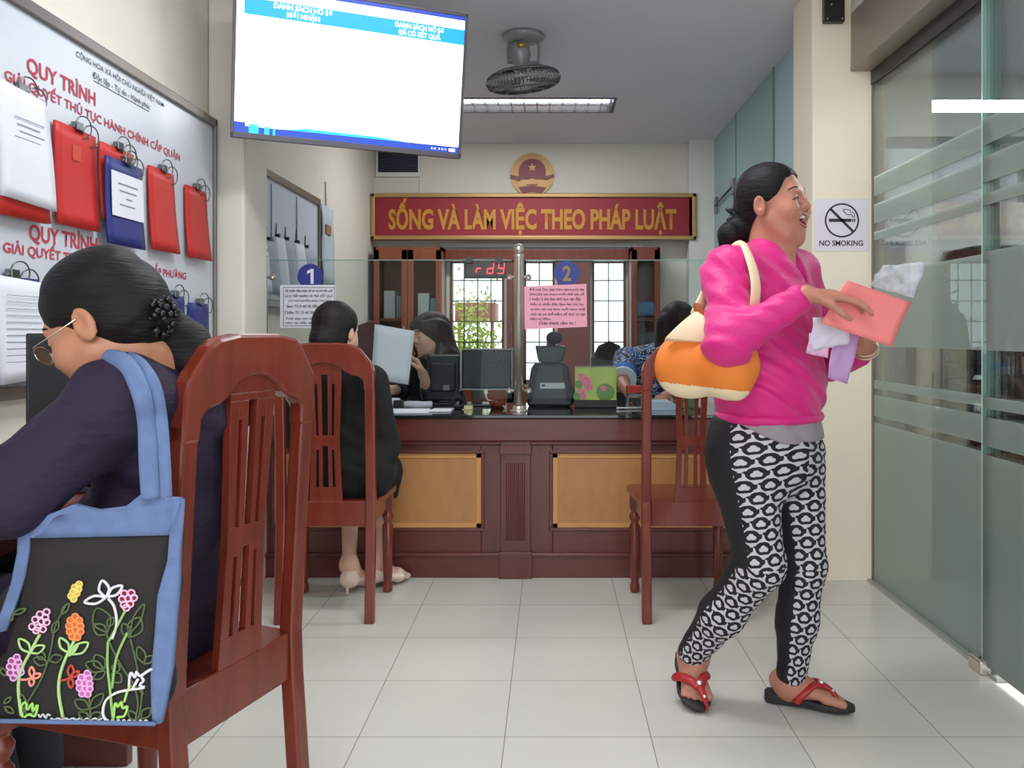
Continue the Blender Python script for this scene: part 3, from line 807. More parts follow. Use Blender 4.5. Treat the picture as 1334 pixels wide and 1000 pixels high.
g.tube([NM @ Vector(p) for p in smooth_path([(.055, .012, 0), (.056, .030, 0), (.038, .036, 0), (.035, .046, 0), (.005, .049, 0)])], .0018, 5, flat=((0, 1, 0), .2))
g.build('symbol', M_ink, ns)
text('NO SMOKING', (1124 - 1067) * 3.84 / F_PX, .024, ((1067 - VX) * 3.84 / F_PX, 3.8368, HC - (320 - VY) * 3.84 / F_PX), (1, 0, 0), (0, 0, 1), M_ink, parent=ns, bold=.02)
cl = thing('glass_clamp', 'small chrome floor clamp at the foot of the glass door', 'door clamp', (1.42, 2.8, 0))
MB().box((1.385, 2.775, .0), (1.425, 2.86, .045)).build('body', M_steel, cl, .006)
MB().lathe([(0, 0), (.008, 0), (.008, .003), (0, .003)], (1.405, 2.81, .045), 10).build('screw', M_trackd, cl)
tag(MB().sheet([(1.50, 2.42, .003), (1.56, 2.46, .003), (1.58, 2.40, .003), (1.50, 2.38, .003)], 2, 2).build('paper_scrap', mat('green_paper', srgb(20, 130, 80), .6)), 'tiny green scrap on the floor by the right glass door', 'scrap')
# ---------------------------------------------------------------- left boards with hanging folders
def Lp(px, py, X): 
    D = X * F_PX / (px - VX); return Vector((X, D, HC - (py - VY) * D / F_PX))
XB = -1.41
def board(name, label, y0, y1, z0, z1, X, fw=.035):
    t = thing(name, label, 'notice board', (XL, (y0 + y1) / 2, z0))
    MB().box((XL + .002, y0, z0), (X, y1, z1)).build('panel', M_board, t)
    f = MB()
    for a, b, c_, d in ((y0, y1, z0, z0 + fw), (y0, y1, z1 - fw, z1), (y0, y0 + fw, z0, z1), (y1 - fw * .6, y1, z0, z1)): f.box((X - .004, a, c_), (X + .014, b, d))
    f.build('frame', M_alu, t, .004)
    return t
bd = board('notice_board', 'large white procedure notice board with red headings on the near left wall', .9, 3.60, .93, 2.0, XB)
Rl, Ul = (0, 1, 0), (0, 0, 1)
def btext(s, pxa, pya, pxb, cap, m, bold=.0):
    a = Lp(pxa, pya, XB + .0012); b_ = XB * F_PX / (pxb - VX)
    text(s, b_ - a.y, cap, a, Rl, Ul, m, 'heading', bd, bold=bold)
btext('QUY TRÌNH', 35, 93, 124, .042, M_red_txt, .02)
btext('GIẢI QUYẾT THỦ TỤC HÀNH CHÍNH CẤP QUẬN', 6, 103, 234, .026, M_red_txt, .02)
btext('CỘNG HÒA XÃ HỘI CHỦ NGHĨA VIỆT NAM', 99, 73, 213, .017, M_gry_txt, .006)
btext('Độc lập - Tự do - Hạnh phúc', 121, 101, 195, .019, M_gry_txt, .008)
a_ = Lp(122, 105, XB); b_ = Lp(194, 143, XB); MB().box((XB, a_.y, a_.z - .002), (XB + .001, b_.y, a_.z + .001)).build('rule', M_gry_txt, bd)
btext('QUY TRÌNH', 38, 312, 126, .044, M_red_txt, .02)
btext('GIẢI QUYẾT THỦ TỤC HÀNH CHÍNH CẤP PHƯỜNG', 4, 328, 242, .027, M_red_txt, .02)
# clip with two wire loops (local: x along wall = world y)
def clip(parent, y, z, X):
    c = MB(); c.box((X + .002, y - .022, z - .012), (X + .022, y + .012, z + .012)).tube([(X + .012, y - .03, z - .002), (X + .012, y + .02, z - .014)], .006, 8)
    co = c.build('clip', M_wire, parent, .002)
    for k, (dy, dz) in enumerate(((.012, .006), (.052, -.012))):
        w = MB(); w.tube(smooth_path([(X + .016, y + dy - .035, z + dz), (X + .02, y + dy - .02, z + dz + .022), (X + .024, y + dy + .012, z + dz + .026), (X + .024, y + dy + .036, z + dz + .006), (X + .02, y + dy + .034, z + dz - .026), (X + .015, y + dy + .012, z + dz - .034)]), .0022, 6)
        w.build('wire_loop', M_wire, co)
def folder(y0, y1, z0, z1, X, m, label, sheetm=None, tilt=.02, nm='hanging_folder', th=.008, seed=1, stack=False, clipx=None, grp='folders hanging on the procedure board', cat='folder'):
    t = thing(nm, label, cat, (X, (y0 + y1) / 2, z0), group=grp)
    MB().sheet([(X + .012, y0, z1), (X + .012, y1, z1), (X + .014 + tilt * .5, y1 + .012, z0), (X + .014 + tilt * .3, y0 + .006, z0)], 6, 8, bend=-.004, th=th, n=Vector((1, 0, 0))).build('cover', m, t)
    clip(t, (y0 + y1) / 2 + .01 if clipx is None else clipx, z1 + .008, X + .004)
    return t
M_emb = mat('worn_gold_print', srgb(200, 70, 45), .5)
DW = .212
R1 = [(2.42, 'red folder hanging on the procedure board, second from the left', 1.415, 1.705), (2.985, 'red folder on the procedure board just right of the blue one', 1.398, 1.69), (3.285, 'red folder at the right end of the upper row', 1.398, 1.675)]
for y, lb, z0, z1 in R1:
    t = folder(y, y + DW - (.02 if y > 2.5 else 0), z0, z1, XB, M_red, lb, tilt=.035 if y > 2.9 else .012)
    cy = y + DW / 2
    MB().sheet([(XB + .0165, cy - .022, z1 - .05), (XB + .0165, cy + .022, z1 - .05), (XB + .0165, cy + .022, z1 - .095), (XB + .0165, cy - .022, z1 - .095)], 1, 1, th=.0006, n=Vector((1, 0, 0))).build('cover_print', M_emb, t)
# leftmost: red folder with white sheets on top
t = folder(2.155, 2.355, 1.405, 1.74, XB, M_red, 'thick white sheaf over a red folder, leftmost of the upper row', th=.02)
MB().sheet([(XB + .022, 2.14, 1.745), (XB + .022, 2.355, 1.735), (XB + .040, 2.375, 1.44), (XB + .036, 2.15, 1.45)], 8, 10, bend=.004, th=.010, n=Vector((1, 0, 0))).build('paper_sheaf', M_paper, t)
M_prt = mat('faint_print', srgb(130, 135, 150), .7)
l = MB()
for k in range(6): l.box((XB + .0375, 2.20 + .01 * (k % 3), 1.66 - k * .017), (XB + .0385, 2.33 - .02 * (k % 2), 1.662 - k * .017))
l.build('print_lines', M_prt, t)
# third: red folder behind a blue one with a white label
folder(2.66, 2.87, 1.46, 1.70, XB, M_red, 'red folder mostly hidden behind the blue folder with a white label')
t = folder(2.655, 2.885, 1.385, 1.655, XB + .022, M_blue, 'blue folder with a large white label in the upper row', tilt=.01)
MB().sheet([(XB + .0415, 2.675, 1.615), (XB + .0415, 2.880, 1.615), (XB + .0425, 2.888, 1.475), (XB + .0425, 2.68, 1.475)], 2, 2, n=Vector((1, 0, 0))).build('label_sheet', M_paper, t)
l = MB()
for k, (a, b_) in enumerate(((.04, .17), (.05, .16), (.09, .13), (.05, .15))): l.box((XB + .0428, 2.675 + a, 1.578 - k * .022), (XB + .0436, 2.675 + b_, 1.582 - k * .022))
l.build('print_lines', M_prt, t)
# lower row
t = folder(2.11, 2.33, .985, 1.25, XB, M_blue, 'blue folder under white sheets, leftmost of the lower row', th=.02)
MB().sheet([(XB + .03, 2.12, 1.25), (XB + .03, 2.335, 1.24), (XB + .04, 2.335, .985), (XB + .04, 2.14, .975)], 6, 8, bend=.002, th=.008, n=Vector((1, 0, 0))).build('paper_sheaf', M_paper, t)
l = MB()
for k in range(11): l.box((XB + .0425, 2.16, 1.20 - k * .017), (XB + .0435, 2.31, 1.2015 - k * .017))
l.build('print_lines', M_prt, t)
t = folder(3.09, 3.27, .96, 1.245, XB, M_blue, 'blue folder in the lower row, second from the right end', tilt=.01)
MB().sheet([(XB + .004, 3.03, 1.235), (XB + .004, 3.10, 1.235), (XB + .004, 3.10, .98), (XB + .004, 3.03, .98)], 1, 1, th=.004, n=Vector((1, 0, 0))).build('grey_sheets', M_greyp, t)
folder(3.32, 3.50, .96, 1.225, XB, M_blue, 'blue folder at the right end of the lower row', tilt=.012)

# second board further along the wall
XC = -1.425
bd2 = board('notice_board', 'white display board with hanging papers on the left wall past the pillar', 3.95, 5.27, 1.24, 1.93, XC, .04)
k = 0
for pa, pb, lb in ((323, 348, 'large white sheet on the display board nearest the pillar'), (353, 382, 'large white sheet in the middle of the display board'), (386, 411, 'large white sheet at the far end of the display board')):
    a = Lp(pa, 240, XC); b_ = Lp(pb, 240, XC)
    tag(MB().sheet([(XC + .004, a.y, 1.87), (XC + .004, b_.y, 1.87), (XC + .006, b_.y, 1.57), (XC + .006, a.y, 1.57)], 2, 2, th=.003, n=Vector((1, 0, 0))).build('notice_sheet', mat('bluish_paper', srgb(206, 212, 230), .6)), lb, 'notice', 'sheets pinned on the display board')
M_pg = mat('grey_paper', srgb(176, 180, 196), .7)
for k, (pa, pb, tp) in enumerate(((324, 337, 305), (338, 350, 312), (352, 362, 308), (364, 374, 312), (378, 388, 316), (390, 400, 322))):
    a = Lp(pa, 300, XC); b_ = Lp(pb, 300, XC); zt = HC - (tp - VY) * a.y / F_PX
    lb = ['white booklet hanging nearest the pillar', 'grey edged booklet hanging second from the pillar', 'dark edged booklet hanging third from the pillar', 'booklet hanging fourth from the pillar', 'narrow booklet hanging fifth from the pillar', 'booklet hanging farthest from the pillar'][k]
    t = thing('hanging_booklet', lb + ' on the lower half of the display board', 'booklet', (XC, a.y, 1.3), group='booklets hanging on the display board')
    MB().sheet([(XC + .02, a.y, zt), (XC + .03, b_.y, zt), (XC + .055, b_.y + .02, 1.305), (XC + .02, a.y, 1.305)], 3, 6, bend=.004, th=.012, n=Vector((1, 0, 0))).build('pages', M_paper if k % 2 == 0 else M_pg, t)
    MB().box((XC + .004, (a.y + b_.y) / 2 - .01, zt - .005), (XC + .03, (a.y + b_.y) / 2 + .01, zt + .02)).tube([(XC + .01, (a.y + b_.y) / 2, zt + .02), (XC + .012, (a.y + b_.y) / 2, zt + .075)], .003, 5).build('clip', M_black, t)
ps = thing('hanging_calendar', 'pale hanging wall calendar beside the display board on the left wall', 'calendar', (XL, 5.5, 1.5))
a = Lp(417, 265, XL + .01); b_ = Lp(432, 270, XL + .01)
MB().sheet([(XL + .02, a.y, a.z), (XL + .02, b_.y, a.z), (XL + .03, b_.y, 1.40), (XL + .03, a.y, 1.40)], 4, 6, th=.004, wob=.004, n=Vector((1, 0, 0))).build('pages', mat('calendar_paper', srgb(190, 204, 214), .5, var=.08, vscale=20), ps)
MB().box((XL + .028, a.y + .06, a.z - .18), (XL + .034, a.y + .18, a.z - .12)).build('picture_patch', mat('brown_print', srgb(150, 110, 80), .6), ps)
MB().tube([(XL + .01, (a.y + b_.y) / 2, a.z), (XL + .006, (a.y + b_.y) / 2, a.z + .16)], .004, 6).build('string', M_greyp, ps)
# ---------------------------------------------------------------- wooden chairs (local: y forward, origin on the floor under the seat)
def make_chair(label):
    t = thing('dining_chair', label, 'chair', group='red brown wooden visitor chairs')
    M_ch = M_wood
    W = .19; BYF = lambda z: -.205 - (0.036 * max(0, (z - .47)) / .6) - (.03 * max(0, (.42 - z)) / .42) ** 1.0 * 1.0
    prof = [0, .12, .25, .38, .46, .55, .68, .80, .92]
    for s in (-1, 1):
        m = MB(); vs = []
        for z in prof:
            yc = BYF(z); hw = .019; dw = .017 if z < .5 else .016
            xi = s * (W - .019)
            vs += [(xi - hw, yc - dw, z), (xi + hw, yc - dw, z), (xi + hw, yc + dw, z), (xi - hw, yc + dw, z)]
        fs = [(3, 2, 1, 0)]; n = len(prof)
        for i in range(n - 1):
            for k in range(4):
                l = (k + 1) % 4; fs.append((4 * i + k, 4 * i + l, 4 * i + 4 + l, 4 * i + 4 + k))
        fs.append(tuple(4 * (n - 1) + k for k in range(4)))
        m.add(vs, fs); m.build('back_post', M_ch, t, .006, world=False)
    # crest rail outline in x,z
    out = [(-.19, .885), (-.19, .965), (-.183, .990), (-.135, 1.048), (-.112, 1.062), (-.06, 1.070), (.06, 1.070), (.112, 1.062), (.135, 1.048), (.183, .990), (.19, .965), (.19, .885), (.150, .885),
           (.148, .925), (.130, .940), (.105, .945), (.08, .958), (.055, .978), (.03, .990), (0, .994), (-.03, .990), (-.055, .978), (-.08, .958), (-.105, .945), (-.130, .940), (-.148, .925), (-.150, .885)]
    tl = Matrix.Translation((0, BYF(.885), 0)) @ Matrix(((1, 0, 0, 0), (0, -.06, -1, 0), (0, 1, 0, 0), (0, 0, 0, 1)))
    tl = Matrix(((1, 0, 0, 0), (0, -.06, -1, BYF(.885) + .06 * .885), (0, 1, 0, 0), (0, 0, 0, 1)))
    m = MB(); m.prism(out, -.018, .018, 0, tl); m.build('crest_rail', M_ch, t, .007, world=False)
    # splat with slots
    m = MB(); S0 = lambda z: .054 + .012 * max(0, (z - .70)) / .28 + .010 * max(0, (.62 - z)) / .18
    def seg(xa0, xa1, z0, xb0, xb1, z1):
        d = .008
        vs = []
        for (u0, u1, z) in ((xa0, xa1, z0), (xb0, xb1, z1)):
            y = BYF(z) + .0
            vs += [(u0, y - d, z), (u1, y - d, z), (u1, y + d, z), (u0, y + d, z)]
        m.add(vs, [(3, 2, 1, 0), (4, 5, 6, 7)] + [(k, (k + 1) % 4, 4 + (k + 1) % 4, 4 + k) for k in range(4)])
    def full(z0, z1): seg(-S0(z0), S0(z0), z0, -S0(z1), S0(z1), z1)
    full(.455, .515); full(.675, .715)
    zt = [.925, .938, .948, .958]
    full(.962, 1.005); full(.948, .962)
    for z0, z1, zc in ((.515, .675, 0), (.715, .948, 1)):
        # four bars: x fractions of half width
        fr = ((-1, -.62), (-.44, -.19), (.19, .44), (.62, 1))
        for a, b in fr: seg(a * S0(z0), b * S0(z0), z0, a * S0(z1), b * S0(z1), z1)
        for a, b in ((-.62, -.44), (.44, .62)): seg(a * S0(z1), b * S0(z1), z1 - (.035 if zc else .014), a * S0(z1), b * S0(z1), z1); 
    m.build('back_splat', M_ch, t, .001, world=False)
    # seat
    m = MB(); m.prism([(-.185, -.195), (-.20, -.05), (-.215, .15), (-.21, .19), (-.18, .205), (.18, .205), (.21, .19), (.215, .15), (.20, -.05), (.185, -.195)], .432, .456)
    m.build('seat', M_ch, t, .007, world=False)
    m = MB(); m.box((-.15, -.215, .365), (.15, -.190, .462)).box((-.175, .150, .375), (.175, .175, .432))
    for s in (-1, 1): m.box((s * .172 - .011, -.19, .370), (s * .172 + .011, .16, .432))
    m.build('seat_rail', M_ch, t, .003, world=False)
    for s in (-1, 1):
        m = MB(); cx, cy = s * .178, .165
        m.box((cx - .021, cy - .021, .355), (cx + .021, cy + .021, .432))
        m.lathe([(.012, 0), (.020, .006), (.021, .03), (.016, .05), (.019, .06), (.022, .20), (.023, .285), (.014, .300), (.023, .318), (.024, .330), (.015, .345), (.021, .356)], (cx, cy, 0), 16)
        m.build('front_leg', M_ch, t, .002, world=False)
    return t
def chair_at(o, x, y, rot, sc=1.0):
    o.location = (x, y, 0); o.rotation_euler = (0, 0, rot); o.scale = (sc, sc, sc); return o
proto = make_chair('reddish wooden chair with slotted splat at the right of the counter, behind the laughing woman')
ch_r = chair_at(proto, (901 - VX) * 3.277 / F_PX, 3.277 + .235, 0)
ch_m = copy_tree(proto); ch_m['label'] = 'reddish wooden chair with slotted splat holding the visitor in black'
chair_at(ch_m, (420 - VX) * 3.277 / F_PX, 3.277 + .235, R_(2))
ch_f = copy_tree(proto); ch_f['label'] = 'nearest reddish wooden chair, holding the woman in purple and the tote bag'
# its back runs from near post (-.65,1.45) to far post along (.30,.954)
bdir = Vector((.30, .954, 0)); fdir = Vector((-.954, .30, 0)); FS = 1.03
bc = Vector((-.655, 1.47, 0)) + bdir * (.19 * FS)
fc = bc + fdir * (.215 * FS)
ang = math.atan2(fdir.y, fdir.x) - math.pi / 2
chair_at(ch_f, fc.x, fc.y, ang, FS)

# ---------------------------------------------------------------- counter
CY = 3.92; cx0, cx1 = -1.448, 1.298; CT = .74
ct = thing('service_counter', 'long dark wooden service counter with tan veneer panels under the glass', 'counter', (0, 4.2, 0))
m = MB(); m.box((cx0, CY, .0), (cx1, 4.50, .70)); m.build('carcass', M_woodd, ct)
m = MB(); m.box((cx0, CY - .045, .62), (cx1, CY, .725)).box((cx0, CY - .03, .60), (cx1, CY, .62)); m.build('top_rail', M_woodd, ct, .006)
PX0, PX1 = -.16 - .30, -.16 + .30
def stile(x0, x1, z0, z1, m_=M_woodv, nm='stile', d=.012): return MB().box((x0, CY - d, z0), (x1, CY + .002, z1)).build(nm, m_, ct, .003)
Lp0, Lp1 = -1.26, -.318; Rp0, Rp1 = .007, .95; pz0, pz1 = .222, .561
for x0, x1 in ((cx0, Lp0), (Lp1, Rp0), (Rp1, cx1)): stile(x0, x1, .10, .60)
for x0, x1 in ((Lp0, Lp1), (Rp0, Rp1)):
    MB().box((x0, CY - .012, pz1), (x1, CY + .002, .60)).box((x0, CY - .012, .10), (x1, CY + .002, pz0)).build('rail', M_woodd, ct, .003)
    p = MB().box((x0, CY - .004, pz0), (x1, CY + .001, pz1)).build('veneer_panel', M_veneer, ct)
    f = MB()
    for lo, hi in (((x0, pz1 - .022), (x1, pz1)), ((x0, pz0), (x1, pz0 + .022)), ((x0, pz0), (x0 + .024, pz1)), ((x1 - .024, pz0), (x1, pz1))): f.box((lo[0], CY - .008, lo[1]), (hi[0], CY - .003, hi[1]))
    f.build('panel_border', M_veneerl, p, .002)
    f = MB()
    for lo, hi in (((x0 - .016, pz1), (x1 + .016, pz1 + .014)), ((x0 - .016, pz0 - .014), (x1 + .016, pz0)), ((x0 - .016, pz0), (x0, pz1)), ((x1, pz0), (x1 + .016, pz1))): f.box((lo[0], CY - .018, lo[1]), (hi[0], CY - .010, hi[1]))
    f.build('moulding', M_woodv, ct, .004)
m = MB(); m.box((cx0, CY - .025, .0), (cx1, CY, .095)).box((cx0, CY - .034, .095), (cx1, CY, .112)); m.build('plinth', M_woodd, ct, .004)
m = MB(); xc = -.161
m.box((xc - .068, CY - .032, .11), (xc + .068, CY - .010, .62))
for k in range(-2, 3): m.tube([(xc + k * .018, CY - .032, .17), (xc + k * .018, CY - .032, .52)], .0072, 8)
m.box((xc - .075, CY - .048, .0), (xc + .075, CY - .010, .12)).box((xc - .073, CY - .044, .56), (xc + .073, CY - .012, .60))
m.build('centre_pilaster', M_woodv, ct, .004)
tag(MB().box((cx0, CY - .06, .7255), (cx1, 4.56, .74)).build('counter_top', [M_granite], None, .002), 'dark glossy glass counter top on the wooden counter', 'countertop')

# glass screen on steel posts
GY = 4.06
gp = []
for k, (px, lb) in enumerate(((342, 'steel post of the glass screen nearest the left wall'), (676, 'steel post of the glass screen at the middle of the counter'), (1010, 'steel post of the glass screen hidden behind the laughing woman'))):
    x = (px - VX) * GY / F_PX
    t = thing('steel_post', lb, 'post', (x, GY, CT), group='steel posts holding the counter glass')
    MB().lathe([(.024, .012), (.024, .725), (.026, .73), (.026, .738), (.020, .742)], (x, GY, CT), 20).build('tube', M_steel, t)
    MB().lathe([(.006, .740), (.017, .744), (.024, .755), (.026, .766), (.022, .780), (.012, .788), (.002, .790)], (x, GY, CT), 20).build('finial', M_steel, t)
    MB().lathe([(.045, .0), (.045, .004), (.030, .010), (.029, .022), (.025, .026)], (x, GY, CT), 20).build('flange', M_steel, t)
    for s in (-1, 1):
        if k == 0 and s < 0 or k == 2 and s > 0: continue
        for zz in (1.372, .835):
            MB().lathe([(0, -.010), (.014, -.008), (.014, .010), (0, .012)], n=14, M=frame((x + s * .046, GY, zz), (1, 0, 0), (0, 0, 1))).tube([(x + s * .022, GY, zz), (x + s * .05, GY, zz)], .006, 8).build('glass_clip', M_steel, t)
    gp.append(x)
for k, (a, b_, lb) in enumerate(((gp[0], gp[1], 'clear glass screen pane left of the middle post with number 1'), (gp[1], gp[2], 'clear glass screen pane right of the middle post with number 2'))):
    t = MB().box((a + .034, GY - .004, .80), (b_ - .034, GY + .004, 1.454)).build('glass_screen', M_glass)
    tag(t, lb, 'glass screen', 'counter glass panes')
    MB().box((a + .034, GY - .0042, 1.4505), (b_ - .034, GY + .0042, 1.4545)).build('polished_edge', M_glassedge, t)
def disc(px, py, rpx, s, lb, m_num, D=GY - .0065):
    t = thing('number_disc', lb, 'number sign', P(px, py, D), group='round number signs on the counter glass')
    r = rpx * D / F_PX
    MB().prism(arc((0, 0), r, 0, 360, 36)[:-1], 0, .001, 0, frame(P(px, py, D), (1, 0, 0), (0, 0, 1))).build('disc', M_circ, t)
    wd = (.55 / 1.9 * 1.1 if s == '1' else .36) * r * 1.9
    if s == '1':
        MB().prism([(q[0] * r, q[1] * r) for q in ((.04, -.58), (.28, -.58), (.28, .60), (.08, .60), (-.24, .42), (-.24, .20), (.04, .32))], .001, .0016, 0, frame(P(px, py, D), (1, 0, 0), (0, 0, 1))).build('numeral', m_num, t)
    else: text(s, wd, r * 1.15, P(px, py, D) + Vector((0, -.0013, -r * .56)), (1, 0, 0), (0, 0, 1), m_num, 'numeral', t, bold=.03, align='C')
disc(404, 360, 16.5, '1', 'round blue disc with white 1 on the left glass pane', M_paper)
disc(738.5, 356, 16.5, '2', 'round blue disc with gold 2 on the right glass pane', mat('dull_gold_print', srgb(150, 130, 90), .5))
D = GY - .007
nt1 = thing('opening_hours_notice', 'white printed notice under the blue 1 on the left pane', 'notice', P(400, 427, D))
MB().sheet([P(365, 371, D), P(437, 371, D), P(437, 427, D), P(365, 427, D)], 1, 1).build('paper', M_paper, nt1)
l = MB()
for a, b_ in (((369, 374), (438 - 2, 374.6)), ((369, 424), (436, 424.6)), ((369, 374), (369.6, 424)), ((435.4, 374), (436, 424))):
    p, q = P(a[0], a[1], D - .001), P(b_[0], b_[1], D - .001); l.box((p.x, p.y - .0005, q.z), (q.x, p.y, p.z))
l.build('border', M_blk_txt, nt1)
def para(t, lines, D, m_):
    for s, xa, xb, y, cap in lines: text(s, (xb - xa) * D / F_PX, cap * D / F_PX, P(xa, y, D - .0012), (1, 0, 0), (0, 0, 1), m_, 'print', t, bold=.02)
para(nt1, [('Bộ phận tiếp nhận hồ sơ và trả kết quả', 372, 433, 380, 3.2), ('LỊCH TIẾP NHẬN VÀ TRẢ KẾT QUẢ', 371, 434, 387, 3.2), ('(TỪ THỨ HAI ĐẾN SÁNG THỨ BẢY)', 376, 431, 393, 2.6),
           ('Sáng: Từ 8 giờ 00 đến 11 giờ', 373, 427, 400.5, 3.6), ('Chiều: Từ 13 giờ 30 đến 17 giờ', 371, 430, 408.5, 3.6), ('Thời gian còn lại trong ngày', 372, 433, 416, 2.6), ('công tác tiếp xã và báo cáo', 372, 430, 421.5, 2.6)], D, M_blk_txt)
nt2 = thing('pink_notice', 'pink printed notice under the blue 2 on the right pane', 'notice', P(724, 428, D))
MB().sheet([P(683, 373, D), P(764, 369.5, D), P(765, 425.5, D), P(683.5, 429, D)], 1, 1).build('paper', M_pink, nt2)
para(nt2, [('Đề nghị Ông (bà) Công dân/người đại', 690, 761, 378.5, 3), ('(Người) xin trong ngồi ghế bàn số', 690, 761, 384.5, 3), ('1 hoặc 2 khi làm thủ tục tại đây', 690, 757, 391, 3.6),
           ('Nếu có nhiều đơn đang làm thủ tục', 691, 761, 397.5, 3), ('trước thì vui lòng ngồi hàng ghế', 691, 762, 404, 3), ('chờ và có thể bấm số thứ tự tại', 691, 762, 410.5, 3), ('bảng tự động.', 691, 718, 416.5, 3), ('Chân thành cảm ơn !', 702, 750, 422.5, 3.8)], D, M_red_txt if False else mat('pink_notice_ink', srgb(110, 50, 70), .6))

# LED number display hung on the glass
dm = thing('number_display', 'small black display with red glowing letters left of the middle post', 'display', P(632, 350, 4.12))
D = 4.10
a, b_ = P(604, 337, D), P(660, 362, D)
MB().box((a.x, D, b_.z), (b_.x, D + .05, a.z)).build('housing', M_black, dm, .004)
M_led = mat('red_led', srgb(255, 70, 80), .4, emit=1.6)
MB().box((a.x + .012, D - .001, b_.z + .012), (b_.x - .008, D, a.z - .010)).build('window', mat('dark_red_window', srgb(70, 14, 24), .2), dm)
def seg7(cx, cz, w_, h_, segs):
    q = MB(); t = .0055
    pos = {'a': ((-w_, h_), (w_, h_)), 'g': ((-w_, 0), (w_, 0)), 'd': ((-w_, -h_), (w_, -h_)), 'f': ((-w_, 0), (-w_, h_)), 'b': ((w_, 0), (w_, h_)), 'e': ((-w_, -h_), (-w_, 0)), 'c': ((w_, -h_), (w_, 0))}
    for s in segs:
        (x0, z0), (x1, z1) = pos[s]; sl = .15
        q.tube([(cx + x0 + z0 * sl, D - .003, cz + z0), (cx + x1 + z1 * sl, D - .003, cz + z1)], t / 2, 6)
    q.build('digit', M_led, dm)
zc = (a.z + b_.z) / 2; k_ = D / F_PX
seg7((624 - VX) * k_, zc, .011, .020, 'eg'); seg7((639 - VX) * k_, zc, .013, .024, 'bcdeg'); seg7((653 - VX) * k_, zc, .013, .024, 'bcdfg')
MB().tube([((612 - VX) * k_, D + .02, a.z), ((612 - VX) * k_, D + .02, 1.46)], .004, 6).tube([((650 - VX) * k_, D + .02, a.z), ((650 - VX) * k_, D + .02, 1.46)], .004, 6).box(((608 - VX) * k_, GY - .012, 1.440), ((616 - VX) * k_, D + .03, 1.466)).box(((646 - VX) * k_, GY - .012, 1.440), ((654 - VX) * k_, D + .03, 1.466)).build('hook', M_trackd, dm)

# ---------------------------------------------------------------- cabinets on the back wall
def wallcab(x0, x1, nd_, label, mw, shelves=3):
    yf, yb = 6.76, YB - .002; z1 = 1.79
    t = thing('glazed_cabinet', label, 'cabinet', ((x0 + x1) / 2, 6.9, 0), group='wooden cabinets along the back wall')
    b = MB(); b.box((x0, yf + .02, 0), (x0 + .02, yb, z1)).box((x1 - .02, yf + .02, 0), (x1, yb, z1)).box((x0, yf + .02, z1 - .03), (x1, yb, z1)).box((x0, yf + .02, 0), (x1, yb, .06)).box((x0, yb - .02, 0), (x1, yb, z1))
    b.build('carcass', mw, t)
    s_ = MB()
    for k in range(shelves): s_.box((x0 + .02, yf + .04, .45 + .38 * k), (x1 - .02, yb - .02, .47 + .38 * k))
    s_.build('shelf', mw, t)
    wdt = (x1 - x0) / nd_
    for k in range(nd_):
        a, b_ = x0 + k * wdt + .003, x0 + (k + 1) * wdt - .003
        d = MB(); st_ = .045
        d.box((a, yf, .06), (a + st_, yf + .02, z1 - .02)).box((b_ - st_, yf, .06), (b_, yf + .02, z1 - .02)).box((a, yf, z1 - .10), (b_, yf + .02, z1 - .02)).box((a, yf, .06), (b_, yf + .02, .62))
        d = d.build('door', mw, t, .003)
        MB().box((a + st_, yf + .008, .62), (b_ - st_, yf + .012, z1 - .10)).build('pane', M_glass, d)
        MB().box((b_ - .03, yf - .012, 1.05), (b_ - .02, yf, 1.17)).build('handle', M_steel, d)
    return t
wallcab(-1.40, -.86, 2, 'glazed wooden cabinet full of papers in the left rear corner', M_cabl)
wallcab(.63, .86, 1, 'narrow glazed wooden cabinet right of the last barred window', M_cab)
k = 0
for zs in (.47, .85, 1.23):
    for i, (xs, wd, hh, c_) in enumerate(((-1.33, .09, .22, (190, 190, 196)), (-1.23, .10, .18, (150, 150, 160)), (-1.06, .09, .20, (205, 205, 205)), (-.96, .06, .16, (120, 170, 176)))):
        nm = ['white', 'grey', 'pale', 'turquoise'][i]; sh = {.47: 'bottom', .85: 'middle', 1.23: 'top'}[zs]
        t = MB().box((xs, 6.83, zs + .001), (xs + wd, 6.99, zs + hh)).build('paper_stack', mat('stack_' + nm, srgb(*c_), .7, var=.1, vscale=30, stretch=(1, 1, 8)), None, .004)
        tag(t, nm + ' stack of papers on the ' + sh + ' shelf of the left rear cabinet', 'paper stack', 'papers in the left rear cabinet')
hd = struct(MB().box((-.855, 6.93, 1.70), (.625, YB - .002, 1.79)).box((-.36, 6.95, .0), (-.25, YB - .002, 1.70)).box((.05, 6.95, .0), (.315, YB - .002, 1.70)).box((-.855, 6.95, 0), (.625, YB - .002, .68)), 'trim_8', M_cab, .004)
tag(MB().box((.66, 6.83, 1.25), (.83, 6.98, 1.36)).build('cloth_bundle', mat('blue_cloth', srgb(70, 130, 170), .8, var=.2, vscale=20), None, .02), 'light blue bundle on the top shelf of the narrow rear cabinet', 'bundle')
tag(MB().box((.66, 6.83, .86), (.83, 6.98, 1.12)).build('file_box', mat('dark_grey_box', srgb(80, 82, 90), .7, var=.2, vscale=30), None, .01), 'dark grey file box on the middle shelf of the narrow rear cabinet', 'box')
